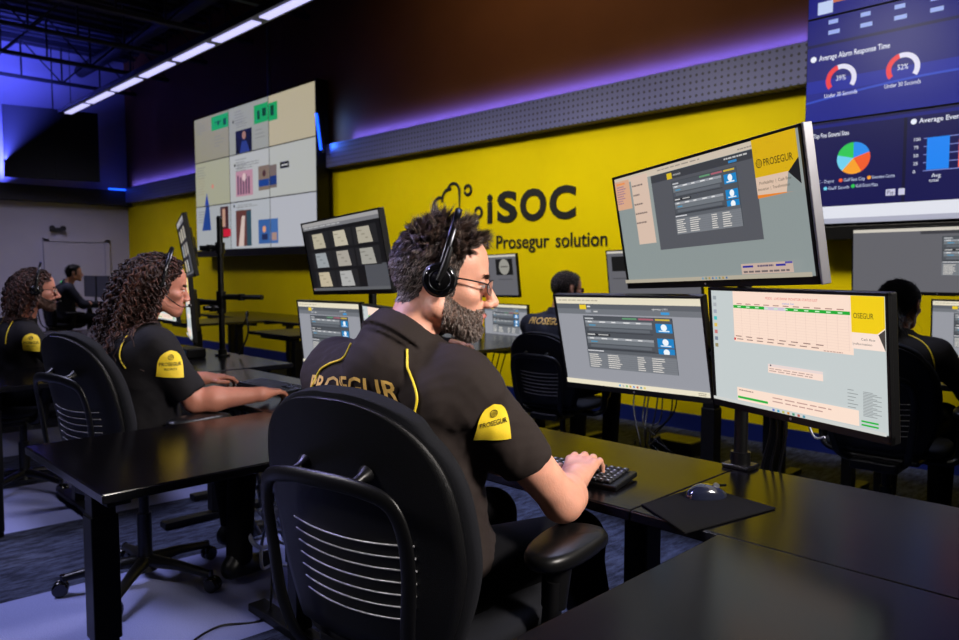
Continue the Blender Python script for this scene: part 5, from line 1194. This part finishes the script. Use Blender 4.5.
cm = dict(label='man with glasses and gold back lettering seated in the second row', rot=.10, head=(-3.095, 3.845, 1.165), hyaw=-.32, hpitch=-.05,
    neck=(-3.11, 3.79, 1.01), shR=(-2.90, 3.76, .92), shL=(-3.31, 3.72, .92), elR=(-2.78, 3.92, .74), elL=(-3.42, 3.90, .74), wrR=(-2.88, 4.12, .79), wrL=(-3.30, 4.12, .79), hdR=(-.1, 1, 0), hdL=(.1, 1, 0),
    pelvis=(-3.08, 3.75, .54), knR=(-2.93, 4.14, .55), knL=(-3.2, 4.14, .55), anR=(-2.92, 4.1, .1), anL=(-3.2, 4.1, .1), res=.007, sres=.008, shirt=mat('navy_twill', (17, 20, 38), .85, nscale=400, namt=.15, bump=.3, bscale=800), fold=.003, girth=1.0)
person(cm); shirt_text(cm, 'PROSEGUR', bk(cm, 0, -.16, -.065), cm['T'] @ A(1, 0, 0), (0, 0, 1), .045, .27, M_gold, 'back_lettering', .02, nrm=cm['T'] @ A(0, -1, .1))
P, N = pts_in(cm, lambda q: cm['scalpf'](q) & ~cm['isear'](q), 6000); q = hq(cm, P); D = N*.5+A(0, 0, -.5)+cm['Rh'] @ A(0, -.2, 0)+rng.normal(size=P.shape)*.2; D /= np.linalg.norm(D, axis=1, keepdims=True)
hair_obj(cm, 'hair', [strands(P, D, .014*np.ones(len(P)), .0014*np.ones(len(P)), 3, .3, .02, pick=(rng.random(len(P)) < .15).astype(int))], [M_hair, M_grey])
glasses(cm, 'dark glasses on the man seated in the second row', M_bpl)

rw = dict(label='woman with tied dark hair seated at the right edge, seen from behind', rot=.08, head=(-1.135, 3.965, 1.125), hyaw=-.15, hpitch=-.10, fem=.7, skin=M_skin2,
    neck=(-1.14, 3.90, .98), shR=(-.955, 3.88, .90), shL=(-1.32, 3.85, .90), elR=(-.84, 4.02, .72), elL=(-1.42, 4.02, .72), wrR=(-.95, 4.2, .785), wrL=(-1.3, 4.2, .785), hdR=(-.1, 1, 0), hdL=(.1, 1, 0),
    pelvis=(-1.13, 3.85, .55), knR=(-1.0, 4.22, .56), knL=(-1.25, 4.22, .56), anR=(-1.0, 4.2, .1), anL=(-1.25, 4.2, .1), res=.007, sres=.008, shirt=M_shirt2, longsleeve=True, fold=.003, scalp=M_blk)
person(rw); piping(rw, [bk(rw, .07, -.07, .01), bk(rw, .13, -.10, -.03), bk(rw, .17, -.11, -.09), bk(rw, .19, -.11, -.16)], .003)
P, N = pts_in(rw, lambda q: rw['scalpf'](q) & ~rw['isear'](q), 6000); D = N*.25+rw['Rh'] @ A(0, -1, -.15)+rng.normal(size=P.shape)*.06; D /= np.linalg.norm(D, axis=1, keepdims=True)
tail = []; n = 900; p0 = np.tile(A(*rw['hc'])+rw['Rh'] @ A(0, -.105, -.005), (n, 1))+rng.normal(size=(n, 3))*.013; d0 = np.tile(A(-.02, -.35, -.9), (n, 1))+rng.normal(size=(n, 3))*.13; d0 /= np.linalg.norm(d0, axis=1, keepdims=True)
hair_obj(rw, 'hair', [strands(P, D, .045*np.ones(len(P)), .0016*np.ones(len(P)), 4, .15, .06), strands(p0, d0, .12+.08*rng.random(n), .0016*np.ones(n), 7, .3, .03, wave=.2)], [M_blk], 'dark hair tied back in a ponytail')

hp = dict(label='person in dark long sleeves hidden behind the front man, one hand on the far desk', rot=-.3, head=(-4.40, 3.72, 1.14), hyaw=-.3, neck=(-4.42, 3.67, 1.0), shR=(-4.24, 3.60, .90), shL=(-4.62, 3.68, .90),
    elR=(-4.02, 3.42, .79), elL=(-4.72, 3.86, .74), wrR=(-3.80, 3.46, .785), wrL=(-4.62, 4.12, .79), hdR=(.8, .25, .0), hnR=(0, 0, 1), hdL=(0, 1, 0), pelvis=(-4.60, 3.6, .55), knR=(-4.50, 3.98, .55), knL=(-4.75, 3.9, .55), anR=(-4.5, 4.2, .1), anL=(-4.75, 4.2, .1),
    res=.007, sres=.010, shirt=M_shirt2, longsleeve=True)
person(hp)
bp = dict(label='person in navy seated at the far end against the pale wall', rot=0.05, head=(-11.85, 3.40, 1.245), hyaw=-.25, neck=(-11.9, 3.33, 1.10), shR=(-11.72, 3.30, 1.01), shL=(-12.10, 3.28, 1.01), elR=(-11.62, 3.45, .79), elL=(-12.2, 3.45, .79), wrR=(-11.72, 3.7, .80), wrL=(-12.05, 3.7, .8),
    pelvis=(-11.95, 3.30, .58), knR=(-11.8, 3.7, .58), knL=(-12.1, 3.7, .58), anR=(-11.8, 3.8, .1), anL=(-12.1, 3.8, .1), res=.010, sres=.012, shirt=bpy.data.materials['navy_twill'], longsleeve=True, eyes=False, scalp=M_blk)
person(bp)
P, N = pts_in(bp, lambda q: bp['scalpf'](q), 1500); D = N*.6+rng.normal(size=P.shape)*.2; D /= np.linalg.norm(D, axis=1, keepdims=True)
hair_obj(bp, 'hair', [strands(P, D, .02*np.ones(len(P)), .003*np.ones(len(P)), 2, .2, .02)], [M_blk])
desk(-13.4, -11.2, 3.72, 4.3, [(-13.2, 4.0), (-11.4, 4.0)], 'far desk of the farthest person beside the pale wall', feet='y')
for x, l in ((-12.45, 'right one of two dark monitors in front of the farthest person'), (-13.05, 'left one of two dark monitors in front of the farthest person')):
    monitor(.56, .34, (x, 3.98, 1.03), (.0, 0, 0), lambda w, h: Canvas(w, h, (7, 9, 22)), l, logo=False)
    pole(x, 4.06, 1.08, [], 'stand of the %s' % l.replace(' in front of the farthest person', ' at the far end'))
